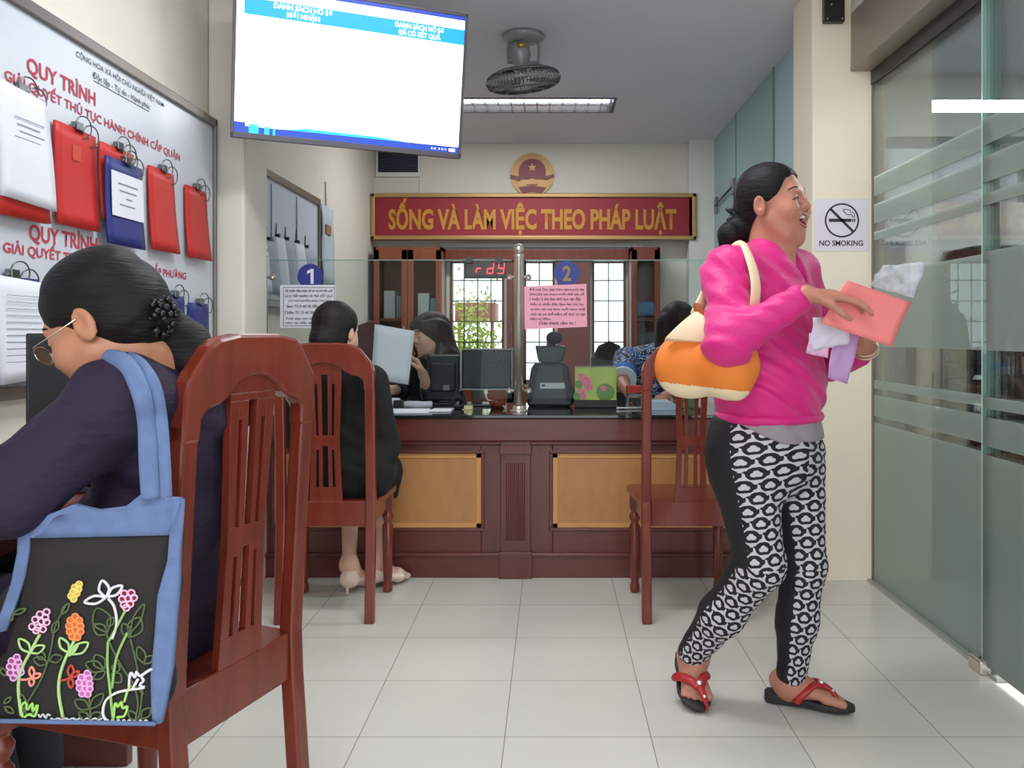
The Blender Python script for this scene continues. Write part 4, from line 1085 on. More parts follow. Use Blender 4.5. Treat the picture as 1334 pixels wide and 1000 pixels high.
# outside the windows
M_leaf = mat('shrub_leaves', srgb(150, 160, 40), .6, var=.35, vscale=25)
sb = MB(); rr = random.Random(3)
for k in range(900):
    p = Vector((-.75 + rr.gauss(0, .12), 8.1 + rr.gauss(0, .10), .55 + abs(rr.gauss(.35, .28))))
    d = Vector((rr.uniform(-1, 1), rr.uniform(-1, 1), rr.uniform(-1, 1))).normalized() * .035; e_ = d.orthogonal().normalized() * .014
    sb.add([p - d, p + e_, p + d, p - e_], [(0, 1, 2, 3)])
sh = thing('shrub', 'yellow green shrub outside the left barred window', 'shrub', (-.75, 8.1, 0))
sb.build('foliage', M_leaf, sh); MB().tube([(-.75, 8.1, 0), (-.74, 8.1, .9)], .02, 8).build('stem', M_cab, sh)
tag(MB().box((-.95, 8.5, 1.23), (-.55, 9.0, 1.42)).box((-.93, 8.55, 0), (-.90, 8.6, 1.23)).box((-.6, 8.55, 0), (-.57, 8.6, 1.23)).build('brick_balcony', mat('dull_brick', srgb(150, 90, 74), .8, var=.1)), 'reddish brick block on posts outside the left barred window', 'balcony')

# ---------------------------------------------------------------- things on and behind the counter
Z0 = CT
def on(px, D): return (px - VX) * D / F_PX
mn = thing('office_monitor', 'thin grey framed monitor with a white cable left of the middle post', 'monitor', (on(633, 4.4), 4.4, Z0))
D = 4.36; a, b_ = P(601, 455, D), P(667, 507, D)
MB().box((a.x, D, b_.z), (b_.x, D + .03, a.z)).build('casing', M_black, mn, .01)
f = MB()
f.tube(smooth_path([(a.x + .01, D - .002, a.z), (b_.x - .01, D - .002, a.z), (b_.x, D - .002, a.z - .01), (b_.x, D - .002, b_.z + .01), (b_.x - .01, D - .002, b_.z), (a.x + .01, D - .002, b_.z), (a.x, D - .002, b_.z + .01), (a.x, D - .002, a.z - .01), (a.x + .01, D - .002, a.z)], 2), .0055, 6)
f.build('rim', mat('rim_grey', srgb(150, 152, 156), .4), mn)
MB().box((on(614, D), D + .005, Z0 + .01), (on(628, D), D + .025, b_.z + .02)).box((on(602, D), D - .05, Z0), (on(642, D), D + .12, Z0 + .012)).build('stand', M_black, mn, .003)
MB().box((on(631, D), D - .012, b_.z - .022), (on(635.5, D), D - .002, b_.z)).tube(smooth_path([(on(633, D), D - .008, b_.z - .02), (on(636, D), D - .04, b_.z - .05), (on(648, D), D - .1, Z0 + .03), (on(661, D), 4.18, Z0 + .006)]), .0035, 6).build('cable', M_whitep, mn)
pr = thing('office_printer', 'black sloping device casing with a white label strip right of the middle post', 'printer', (on(716, 4.35), 4.38, Z0))
D = 4.30; P2 = lambda px, py: (P(px, py, D).x, P(px, py, D).z)
M2 = Matrix(((1, 0, 0, 0), (0, 0, -1, D), (0, 1, 0, 0), (0, 0, 0, 1)))
MB().prism([P2(687, 529), P2(746, 529), P2(747, 515), P2(741, 478), P2(735, 473), P2(698, 473), P2(692, 478), P2(686, 515)], -.16, 0, 0, M2).build('body', mat('charcoal_plastic', srgb(44, 44, 50), .4), pr, .012)
MB().prism([P2(696, 473), P2(702, 473), P2(694, 522), P2(688, 522)], 0, .006, 0, M2).prism([P2(731, 473), P2(737, 473), P2(745, 522), P2(739, 522)], 0, .006, 0, M2).build('side_rib', M_blackm, pr, .002)
MB().prism([P2(703.5, 498.5), P2(738, 498.5), P2(738, 506), P2(703.5, 506)], 0.0005, .002, 0, M2).build('label_strip', M_greyp if False else mat('label_white', srgb(200, 200, 200), .5), pr)
MB().prism([P2(706, 500.5), P2(710, 500.5), P2(710, 503), P2(706, 503)], 0.002, .003, 0, M2).build('label_mark', M_blk_txt, pr)
dv = thing('card_terminal', 'black trapezoid screen unit standing on the black printer', 'terminal', (on(716, 4.4), 4.4, P(716, 473, 4.4).z))
D = 4.36; M3 = Matrix(((1, 0, 0, 0), (0, 0, -1, D), (0, 1, 0, 0), (0, 0, 0, 1)))
MB().prism([P2(708, 473), P2(728, 473), P2(733, 470), P2(738, 450), P2(697, 450), P2(701, 470)], -.05, 0, 0, M3).build('head', M_black, dv, .006)
MB().box((on(712, D), D + .01, P(0, 475, D).z), (on(724, D), D + .03, P(0, 440, D).z)).ball((on(722, D), D + .02, P(0, 440, D).z), (.042, .03, .034), 14).build('top_unit', M_blackm, dv)
cd = thing('desk_calendar', 'small standing desk calendar with a pink rose picture', 'calendar', (on(776, 4.3), 4.3, Z0))
D = 4.26
tl_, tr_, br_, bl_ = P(749, 478, D + .02), P(803, 478, D + .02), P(803, 524, D), P(749, 524, D)
MB().sheet([tl_, tr_, br_, bl_], 1, 1, th=.004).build('picture_page', mat('calendar_green', srgb(150, 180, 60), .5, col2=srgb(206, 214, 110), vscale=7, stretch=(1, 1, .6)), cd)
MB().sheet([P(748, 521, D - .002), P(804, 521, D - .002), P(804, 530.5, D - .02), P(748, 530.5, D - .02)], 1, 1, th=.004).sheet([tl_ + Vector((0, .005, 0)), tr_ + Vector((0, .005, 0)), Vector((tr_.x, D + .1, Z0 + .002)), Vector((tl_.x, D + .1, Z0 + .002))], 1, 1, th=.003).build('stand', M_blackm, cd)
cw = MB()
for k in range(22):
    x = tl_.x + (tr_.x - tl_.x) * (k + .5) / 22
    cw.tube([(x, D + .02 + .007 * math.cos(q * math.pi / 4), tl_.z + .007 * math.sin(q * math.pi / 4)) for q in range(8)], .0012, 4, closed=True)
cw.build('spiral', M_whitep, cd)
rs = MB(); rr = random.Random(5); CMt = frame(P(749, 524, D) + Vector((0, -.0035, 0)), tr_ - tl_, tl_ - bl_)
for cx_, cz_, r_ in ((.055, .105, .034), (.032, .125, .026), (.065, .075, .026), (.03, .055, .022), (.04, .03, .020), (.14, .07, .018)):
    for q in range(9):
        a = q * 2.4; rr_ = r_ * (1 - q / 12)
        rs.ball((0, 0, 0), .0001, 4) if False else None
        c0 = (cx_ + rr_ * .35 * math.cos(a), cz_ + rr_ * .35 * math.sin(a))
        rs.prism(arc(c0, rr_ * .62, 0, 360, 9)[:-1], q * .00012, q * .00012 + .0004, 0, CMt)
rs.build('rose_print', mat('rose_print', srgb(222, 88, 124), .5, col2=srgb(240, 140, 160), vscale=60), cd)
gs = MB()
for cx_, cz_, r_ in ((.15, .05, .045), (.02, .09, .02), (.01, .03, .02)): gs.prism(arc((cx_, cz_), r_, 0, 360, 12)[:-1], -.0006, .00002, 0, CMt)
gs.build('leaf_print', mat('leaf_print', srgb(96, 140, 50), .5), cd)
sp = thing('self_inking_stamp', 'red topped date stamp beside the right chair post', 'stamp', (on(827, 4.2), 4.2, Z0))
D = 4.2
a, b_ = P(816, 502, D), P(838, 512, D); MB().box((a.x, D, b_.z), (b_.x, D + .05, a.z)).build('handle', mat('stamp_red', srgb(190, 34, 40), .4), sp, .004)
a, b_ = P(817, 513, D), P(837, 533, D)
MB().box((a.x, D, Z0 + .001), (a.x + .008, D + .05, a.z)).box((b_.x - .008, D, Z0 + .001), (b_.x, D + .05, a.z)).box((a.x, D, a.z - .012), (b_.x, D + .05, a.z)).box((a.x, D + .01, Z0 + .001), (b_.x, D + .05, Z0 + .008)).build('frame', M_greyp, sp, .002)
MB().box((a.x + .01, D + .006, Z0 + .03), (b_.x - .01, D + .045, Z0 + .05)).build('plate', M_black, sp)
tag(MB().tube([(on(803, 4.15), 4.15, Z0 + .007), (on(806, 4.15), 4.15, Z0 + .007), (on(806.5, 4.15), 4.15, Z0 + .007), (on(838, 4.15), 4.17, Z0 + .006)], [.006, .006, .0045, .0045], 8).build('marker_pen', M_whitep), 'white marker pen lying on the counter before the stamp', 'pen')
def paper_pile(c_, lb, m_, zz, th=.006, wob=.0):
    return tag(MB().sheet([Vector((x, y, zz)) for x, y in c_], 4, 3, th=th, wob=wob, seed=int(zz * 1000), n=Vector((0, 0, 1))).build('paper_sheet', m_), lb, 'paper', 'papers lying on the counter')
paper_pile([(on(487, 4.0), 4.10), (on(556, 4.0), 4.12), (on(562, 4.0), 3.92), (on(489, 4.0), 3.90)], 'white sheets at the left front edge of the counter top', M_paper, Z0 + .005, .006)
paper_pile([(on(565, 4.1), 4.16), (on(590, 4.1), 4.16), (on(590, 4.1), 4.0), (on(560, 4.1), 4.0)], 'pale sheet just right of the front white sheets', M_paper, Z0 + .004, .004)
paper_pile([(-1.0, 4.42), (-.78, 4.44), (-.76, 4.20), (-.98, 4.18)], 'thick untidy pile of papers behind the glass at the left', M_paper, Z0 + .022, .03, .003)
paper_pile([(-.74, 4.30), (-.60, 4.30), (-.58, 4.20), (-.74, 4.20)], 'loose papers in front of the clerk holding a sheet', mat('greyish_paper', srgb(200, 204, 214), .7), Z0 + .016, .026, .004)
tag(MB().box((on(512, 4.13), 4.13, Z0 + .012), (on(525, 4.13), 4.17, Z0 + .045)).build('ink_pad', M_black, None, .004), 'small black box standing on the left papers', 'ink pad')
tag(MB().box((on(487, 4.13), 4.13, Z0 + .001), (on(504, 4.13), 4.18, Z0 + .022)).build('wooden_block', M_veneer, None, .003), 'orange brown block at the far left papers', 'block')
tag(MB().box((on(605, 4.16), 4.14, Z0 + .001), (on(616, 4.16), 4.18, Z0 + .018)).build('sticky_notes', mat('cream_notes', srgb(226, 222, 170), .7)), 'cream sticky note pad before the monitor stand', 'note pad')
dk = MB(); dk.tube(smooth_path([(on(588, 4.2), 4.2, Z0 + .015), (on(592, 4.2), 4.2, Z0 + .05), (on(600, 4.2), 4.2, Z0 + .055), (on(606, 4.2), 4.2, Z0 + .03), (on(600, 4.2), 4.2, Z0 + .012), (on(590, 4.2), 4.2, Z0 + .012)]), .008, 8)
tag(dk.build('tape_dispenser', M_blackm), 'dark curled tape holder on the counter beside the note pad', 'tape holder')
tag(MB().lathe([(.0, 0), (.03, 0), (.045, .03), (.044, .035), (.03, .006), (0, .004)], (on(650, 4.32), 4.22, Z0 + .001), 16).build('small_dish', mat('brown_dish', srgb(120, 60, 40), .5)), 'small reddish brown dish under the thin monitor', 'dish')
bm_ = thing('office_monitor', 'black monitor seen from behind beside the clerk with long hair', 'monitor', (on(578, 4.4), 4.45, Z0))
D = 4.44; a, b_ = P(556, 462, D), P(599, 522, D)
MB().box((a.x, D, b_.z), (b_.x, D + .03, a.z)).box((a.x + .02, D - .02, b_.z + .05), (b_.x - .02, D, a.z - .04)).build('casing', M_black, bm_, .008)
MB().box((on(572, D), D + .002, Z0 + .01), (on(584, D), D + .02, b_.z + .02)).box((on(560, D), D - .06, Z0), (on(596, D), D + .08, Z0 + .012)).build('stand', M_black, bm_, .003)
MB().box((on(578, D), D - .0215, P(0, 508, D).z), (on(586, D), D - .0205, P(0, 501, D).z)).build('label', M_greyp, bm_)
st_ = tag(MB().box((on(842, 4.2), 4.10, Z0 + .001), (on(876, 4.2), 4.30, Z0 + .03)).box((on(842, 4.2), 4.10, Z0 + .03), (on(872, 4.2), 4.28, Z0 + .038)).build('folder_stack', mat('pale_blue_folder', srgb(170, 190, 210), .6)), 'pale blue folder stack behind the right chair', 'folders')
tag(MB().box((on(888, 4.25), 4.2, Z0 + .001), (on(902, 4.25), 4.25, Z0 + .09)).build('green_box', mat('green_card', srgb(70, 130, 90), .6), None, .003), 'small green box on the counter behind the right chair back', 'box')

# office chairs behind the counter
def office_chair(x, y, lb, wd=.42, zt=1.05, m_=None):
    t = thing('office_chair', lb, 'chair', (x, y, 0))
    m_ = m_ or M_blackm
    MB().prism([(-wd / 2, 0), (-wd / 2, .34), (-wd / 2 + .05, .43), (-wd / 2 + .12, .46), (wd / 2 - .12, .46), (wd / 2 - .05, .43), (wd / 2, .34), (wd / 2, 0)], -.03, .03, 0, frame((x, y + .2, zt - .46), (1, 0, 0), (0, .05, 1))).build('backrest', m_, t, .02)
    MB().box((x - wd / 2, y - .24, .42), (x + wd / 2, y + .2, .49)).build('seat', m_, t, .02)
    b = MB(); b.tube([(x, y, .06), (x, y, .42)], .025, 10)
    for k in range(5):
        a = k * 1.2566; b.tube([(x, y, .07), (x + .26 * math.cos(a), y + .26 * math.sin(a), .05)], .018, 8); b.ball((x + .26 * math.cos(a), y + .26 * math.sin(a), .028), .028, 8)
    b.tube([(x, y + .1, .43), (x, y + .23, .48), (x, y + .22, zt - .3)], .02, 8)
    b.build('base', M_black, t); return t
office_chair(on(795, 5.6), 5.5, 'black office chair behind the counter between calendar and patterned clerk', .24, 1.06)
wb = thing('wooden_armchair', 'dark reddish high backed chair in the left corner behind the counter', 'chair', (-1.20, 5.6, 0))
MB().prism([(-.16, 0), (-.16, .42), (-.12, .55), (0, .60), (.12, .55), (.16, .42), (.16, 0)], -.02, .02, 0, frame((-1.20, 5.7, .6), (1, 0, 0), (0, .05, 1))).build('backrest', M_woodd, wb, .015)
MB().box((-1.40, 5.3, .42), (-1.0, 5.7, .47)).build('seat', M_woodd, wb, .01)
for s in (-1, 1):
    for q in (5.33, 5.68): MB().box((-1.2 + s * .17 - .02, q - .02, 0), (-1.2 + s * .17 + .02, q + .02, .62 if q > 5.5 else .42)).build('leg', M_woodd, wb, .004)

# desk and monitor for the visitor at the left wall
dk = thing('writing_desk', 'dark wooden desk against the left wall in front of the woman in purple', 'desk', (-1.3, 1.75, 0))
MB().box((-1.446, 1.15, .70), (-1.06, 2.25, .73)).build('desk_top', M_woodd, dk, .004)
for y in (1.18, 2.19): MB().box((-1.44, y, 0), (-1.08, y + .03, .70)).build('side_panel', M_woodd, dk, .003)
mo = thing('desk_monitor', 'black monitor standing on the desk behind the head of the woman in purple', 'monitor', (-1.2, 2.1, .73))
D = 2.02; a, b_ = P(33, 434, D), P(150, 560, D)
Mm = Matrix.Translation((a.x, D, b_.z)) @ Matrix.Rotation(R_(14), 4, 'Z')
MB().box((0, 0, 0), (.30, .03, a.z - b_.z), 0, Mm).build('casing', M_black, mo, .004)
MB().box((.008, -.002, .012), (.292, 0, a.z - b_.z - .008), 0, Mm).build('screen', mat('dark_screen', srgb(16, 16, 18), .55), mo)
MB().box((.12, .01, .732 - b_.z), (.18, .03, .05), 0, Mm).box((.07, -.05, .731 - b_.z), (.23, .10, .744 - b_.z), 0, Mm).build('stand', M_black, mo, .002)
# ---------------------------------------------------------------- people
def skin(name, c, c2): return mat(name, srgb(*c), 0.48, sss=0.05, col2=srgb(*c2), vscale=9, bump=.02, bscale=160)
M_skin1 = skin('skin_warm', (178, 117, 96), (192, 130, 109))
M_skin2 = skin('skin_tan', (176, 116, 88), (190, 130, 100))
M_skin3 = skin('skin_fair', (206, 160, 138), (216, 172, 150))
M_hair = mat('black_hair', srgb(12, 10, 12), 0.6, col2=srgb(32, 26, 27), vscale=14, stretch=(1, 1, 10), spec=.3, bump=.25, bscale=40, bstretch=(.6, .6, 5))
M_hair_s = mat('black_hair_combed', srgb(12, 10, 12), 0.58, col2=srgb(26, 22, 24), vscale=12, stretch=(1.5, 1.5, 9), spec=.22, bump=.3, bscale=34, bstretch=(1, 1, 7))
M_hairb = mat('dark_brown_hair', srgb(38, 30, 27), 0.6, col2=srgb(58, 46, 40), vscale=14, stretch=(8, 8, 1), bump=.3, bscale=40, bstretch=(6, 6, 1))
M_lip = mat('lips', srgb(170, 84, 80), 0.4)
M_mouth = mat('mouth_inside', srgb(90, 34, 34), 0.5)
M_teeth = mat('teeth', srgb(236, 230, 220), 0.3)
M_lash = mat('lashes', srgb(40, 28, 26), 0.6)
M_magenta = mat('magenta_jacket', srgb(212, 22, 124), 0.55, bump=.9, bscale=11, bstretch=(1, 1, 1.6), sheen=.1)
M_greyshirt = mat('grey_undershirt', srgb(150, 138, 146), 0.8, bump=.5, bscale=14)
M_purple = mat('dark_purple_tunic', srgb(36, 21, 50), 0.8, bump=1.0, bscale=15, bstretch=(1, 1, 2))
M_blackcl = mat('black_cloth', srgb(13, 12, 15), 0.9, bump=.5, bscale=12)
M_blacktr = mat('black_trousers', srgb(30, 27, 34), 0.8)
M_navy = mat('navy_blazer', srgb(20, 22, 34), 0.8)
Wd = np.array

def face_bits(root, T, M, sc, lips=True, closed=True, brow=1.0, laugh=0):
    Tv = lambda f, s, u: Vector(T(f, s, u).tolist())
    fw = Vector(M[:, 0])
    for s in (1, -1):
        q = MB(); q.tube(smooth_path([Tv(.0885, s * .014, .029), Tv(.0880, s * .027, .035), Tv(.0785, s * .042, .033), Tv(.069, s * .050, .028)], 4), [.0012 + .0014 * math.sin(math.pi * (i + .6) / 13.2) for i in range(13)], 6, flat=(fw, .5))
        q.build('eyebrow', M_lash, root)
        q = MB(); q.tube(smooth_path([Tv(.0845, s * .019, .004), Tv(.0885, s * .030, .006 if laugh else .001), Tv(.0850, s * .040, .003), Tv(.079, s * .048, -.001)], 4), .0016, 6)
        q.build('eyelash_line', M_lash, root)
    if laugh:
        u0 = -.056
        q = MB(); pts = [Tv(.0905 - .30 * abs(a / 10) ** 2 * .065, a * .0031, u0 + .014 + .004 * (abs(a) / 10)) for a in range(-9, 10)]
        q.tube(pts, .0038, 6); q.build('upper_lip', M_lip, root)
        pts = [Tv(.0880 - .30 * abs(a / 10) ** 2 * .065, a * .0031, u0 - .020 + .022 * (abs(a) / 9) ** 2.2) for a in range(-9, 10)]
        q = MB(); q.tube(pts, .0042, 6); q.build('lower_lip', M_lip, root)
        q = MB(); q.tube([Tv(.086 - .016 * (a / 8) ** 2, a * .0030, u0 + .008) for a in range(-8, 9)], .0058, 6, flat=(fw, .5)); q.build('teeth', M_teeth, root)
        q = MB(); q.ball(Tv(.070, 0, u0 - .004), (.016, .016, .013), 12); q.build('open_mouth', M_mouth, root)
    elif lips:
        q = MB(); q.tube([Tv(.0915 - .10 * abs(a / 8) ** 2 * .06, a * .0024, -.051) for a in range(-8, 9)], [.0012 + .0024 * math.cos(a / 8 * 1.4) for a in range(-8, 9)], 6)
        q.tube([Tv(.0905 - .10 * abs(a / 8) ** 2 * .06, a * .0022, -.058) for a in range(-8, 9)], [.0012 + .0030 * math.cos(a / 8 * 1.4) for a in range(-8, 9)], 6)
        q.build('lips', M_lip, root)

def strands(root, paths, r, m, name='hair_strand', n=5, wob=.0):
    q = MB()
    for k, p in enumerate(paths): q.tube(smooth_path(p, 4), r, n)
    return q.build(name, m, root)

# ================= laughing woman in the magenta jacket =================
pw_ = thing('person', 'laughing woman walking right in magenta jacket and patterned leggings, holding pink paper', 'person', (.62, 2.5, 0))
f = Wd([.80, -.60, 0]); sd = Wd([.60, .80, 0])      # torso forward, torso left
UP = Wd([0, 0, 1.])
ctr = lambda px, py, D: V3(P(px, py, D))
rs_, ls_ = ctr(950, 356, 2.38), ctr(1036, 356, 2.64)
nk = (rs_ + ls_) / 2 + V3((0, 0, .035))
pel = ctr(1002, 575, 2.50); wst = ctr(1002, 500, 2.50); chs = ctr(996, 400, 2.51)
rel, rwr = ctr(948, 447, 2.23), ctr(1050, 384, 2.17)
lel, lwr = ctr(1080, 470, 2.66), ctr(1128, 458, 2.42)
rhip, lhip = ctr(972, 590, 2.43), ctr(1032, 590, 2.57)
rkn, lkn = ctr(990, 735, 2.40), ctr(1046, 735, 2.52)
ran, lan = ctr(905, 858, 2.585), ctr(1028, 893, 2.55)
hc_ = ctr(1007, 268, 2.50)
HM = basis((.78, -.62, .10), (-.12, 0.02, 1))
hp, T = head_prims(hc_, HM, 1.0, laugh=1.0, chub=1.12)
body = hp + [C(T(-.018, 0, -.055), nk + V3((.005, 0, -.01)), .054, .060, .03),
    C(T(.03, 0, -.09), nk + V3(f * .05) + V3((0, 0, -.01)), .030, .040, .03),
    EC(nk - V3((0, 0, .05)), wst, (.13, .085), (.12, .09), sd, f), EC(wst, pel, (.12, .09), (.14, .10), sd, f),
    C(nk, rs_, .045, .045), C(nk, ls_, .045, .045), C(rs_, rel, .045, .038), C(rel, rwr, .038, .026), C(ls_, lel, .045, .038), C(lel, lwr, .038, .026),
    C(rhip, rkn, .075, .05), C(rkn, ran, .048, .032), C(lhip, lkn, .075, .05), C(lkn, lan, .048, .033)]
# ears were added by head_prims; feet
def foot_prims(an, heel, toe, n, side, sc=1.0):
    """side: vector across the foot towards the big toe"""
    d = (toe - heel); L = float(np.linalg.norm(d)); d = d / L; n = n / np.linalg.norm(n); s = side / np.linalg.norm(side)
    h0 = heel + n * .028 + d * .03
    q = [C(an, h0 + n * .012, .033, .030, .03), C(an, heel + d * L * .5 + n * .034, .030, .026, .035),
         EC(heel + d * .05 + n * .026, heel + d * L * .74 + n * .020, (.028, .024), (.041, .018), s, n, .02)]
    for k, (o, l, r) in enumerate(((.030, .99, .0125), (.011, .975, .0092), (-.006, .945, .0088), (-.021, .905, .0084), (-.034, .86, .0080))):
        q.append(C(heel + d * L * .72 + s * o * .9 + n * .016, heel + d * (L * l - r) + s * o * 1.12 + n * r, r * 1.25, r, .004))
    return q
rheel, rtoe = ctr(890, 850, 2.655), ctr(910, 929, 2.50)
lheel, ltoe = ctr(1001, 912, 2.585), ctr(1106, 928, 2.50)
rheel[2] += .0; lheel[2] = .030; ltoe[2] = .022; rtoe[2] = .024
rd = rtoe - rheel; rn = V3((0.05, -.66, .75)); rn = rn - rd * (rn @ rd) / (rd @ rd); rn = rn / np.linalg.norm(rn)
rsd = np.cross(rd / np.linalg.norm(rd), rn); rsd = rsd if rsd[0] > 0 else -rsd      # big toe of the right foot lies towards the other foot (+x)
ld = ltoe - lheel; ln = V3((.03, 0, 1)); ln = ln - ld * (ln @ ld) / (ld @ ld); ln = ln / np.linalg.norm(ln)
lsd = np.cross(ld / np.linalg.norm(ld), ln); lsd = lsd if lsd[1] < 0 else -lsd
body += foot_prims(ran, rheel, rtoe, rn, rsd) + foot_prims(lan, lheel, ltoe, ln, lsd)
# hands: right rests on the pink paper from above, left holds the sheets from behind
body += hand(Vector(rwr.tolist()), (.90, .0, -.02), (.25, .25, -1), -1, curl=.34, spread=.16, sc=1.0, thumb=.9)
body += hand(Vector(lwr.tolist()), (-.25, -.55, .55), (-.5, .6, .2), 1, curl=.75, spread=.05, sc=.95)
bo = sdf_obj('body', body, M_skin1, pw_, h=.0036)
bo['label'] = 'bare face, hands and feet'
face_bits(pw_, T, HM, 1.0, laugh=1)
# hair pulled back to a low ponytail with a dark bow clip
e = lambda c, r, k=.02: E(T(*c), r, HM, k)
hair = [e((-.012, 0, .043), (.099, .083, .086), .02), e((-.060, 0, -.010), (.050, .060, .060), .03), SUB(e((.130, 0, -.022), (.096, .140, .124)), .010), SUB(e((.002, .085, -.020), (.026, .030, .030)), .006), SUB(e((.002, -.085, -.020), (.026, .030, .030)), .006),
        C(T(-.085, 0, -.01), T(-.095, 0, -.05), .034, .034, .03), C(T(-.095, 0, -.05), ctr(952, 305, 2.53), .034, .032, .03), C(ctr(952, 305, 2.53), ctr(945, 350, 2.57), .031, .022, .03)]
sdf_obj('hair', hair, M_hair_s, pw_, h=.004, fold=(.0016, 150, tuple(HM[:, 1])))
q = MB()
for a in (-1, 1): q.ball(Vector(T(-.108, a * .024, -.004).tolist()), (.016, .024, .014), 10)
q.ball(Vector(T(-.112, 0, 0).tolist()), .012, 8).tube([Vector(T(-.11, -.03, .0).tolist()), Vector(T(-.125, -.05, .012).tolist())], [.012, .004], 6).tube([Vector(T(-.11, -.03, -.01).tolist()), Vector(T(-.125, -.05, -.022).tolist())], [.012, .004], 6)
q.build('hair_bow', M_blackm, pw_)
# jacket
jk = [EC(nk - V3((0, 0, .055)), chs, (.165, .108), (.190, .138), sd, f, .04), EC(chs, wst, (.190, .138), (.185, .150), sd, f, .05), EC(wst, ctr(1002, 530, 2.50), (.185, .150), (.176, .140), sd, f, .03),
      C(nk + V3((0, 0, -.02)), rs_, .060, .068, .05), C(nk + V3((0, 0, -.02)), ls_, .060, .068, .05),
      C(rs_, rel, .070, .054, .04), C(rel, rel * .12 + rwr * .88, .054, .038, .05), C(ls_, lel, .068, .060, .03), C(lel, lel * .15 + lwr * .85, .060, .036, .02),
      C(nk + V3(f * .02) + V3((0, 0, .01)), nk + V3((0, 0, -.04)), .066, .09, .03),
      ]
Nk3 = lambda a: Vector((nk + V3(a)).tolist())
jk += [SUB(C(T(.02, 0, -.07), nk + V3((0, 0, -.005)), .058, .064), .006), SUB(C(nk + V3(f * .09) + V3((0, 0, .05)), nk + V3(f * .115) + V3((0, 0, -.075)), .055, .012), .006)]
sdf_obj('jacket', jk, M_magenta, pw_, h=.005, fold=(.0045, 62, (.5, .1, .85)))
# collar band, hem band, zipper
hm = MB(); hc2 = Vector(ctr(1002, 541, 2.50).tolist())
for z_, rr_ in ((0, 0),): 
    ring = []
    for k in range(48):
        a = k * math.pi / 24; p = hc2 + Vector(sd.tolist()) * (.172 * math.cos(a)) + Vector(f.tolist()) * (.136 * math.sin(a)); ring.append(p)
    hm.tube(ring, .014, 8, closed=True)
hm.build('hem_band', M_magenta, pw_)
cb = MB()
cpts = []
for k in range(25):
    a = R_(-128 + 256 * k / 24)
    r1, r2 = .074, .070
    c0 = Nk3((0, 0, .010)) - Vector(f.tolist()) * .005
    p = c0 - Vector(f.tolist()) * (r1 * math.cos(a)) + Vector(sd.tolist()) * (r2 * math.sin(a)); p.z += -.055 * (abs(a) / R_(128)) ** 2 + .01
    if abs(a) > R_(95): p += Vector(f.tolist()) * .02
    cpts.append(p)
cb.tube(cpts, .015, 8, flat=((0, 0, 1), 1.6)); cb.build('collar', M_magenta, pw_)
tag_ = ctr(983, 508, 2.36); zp = MB(); zp.tube([Vector(tag_.tolist()) + Vector((-.0, 0, .02)), Vector(tag_.tolist()), Vector(tag_.tolist()) + Vector((.004, 0, -.022))], .004, 6); zp.build('drawstring_toggle', M_blackm, pw_)
# undershirt under the hem
us = [EC(ctr(1002, 540, 2.5), ctr(1003, 576, 2.50), (.176, .138), (.184, .146), sd, f, .03), CUT((0, 0, 1), (0, 0, float(ctr(0, 542, 2.5)[2]))), CUT((0, 0, -1), (0, 0, float(ctr(0, 572, 2.45)[2]))), CUT((-.37, 0, -.93), ctr(945, 548, 2.45))]
sdf_obj('undershirt', us, M_greyshirt, pw_, h=.005, fold=(.0022, 50, (.7, .3, .6)))
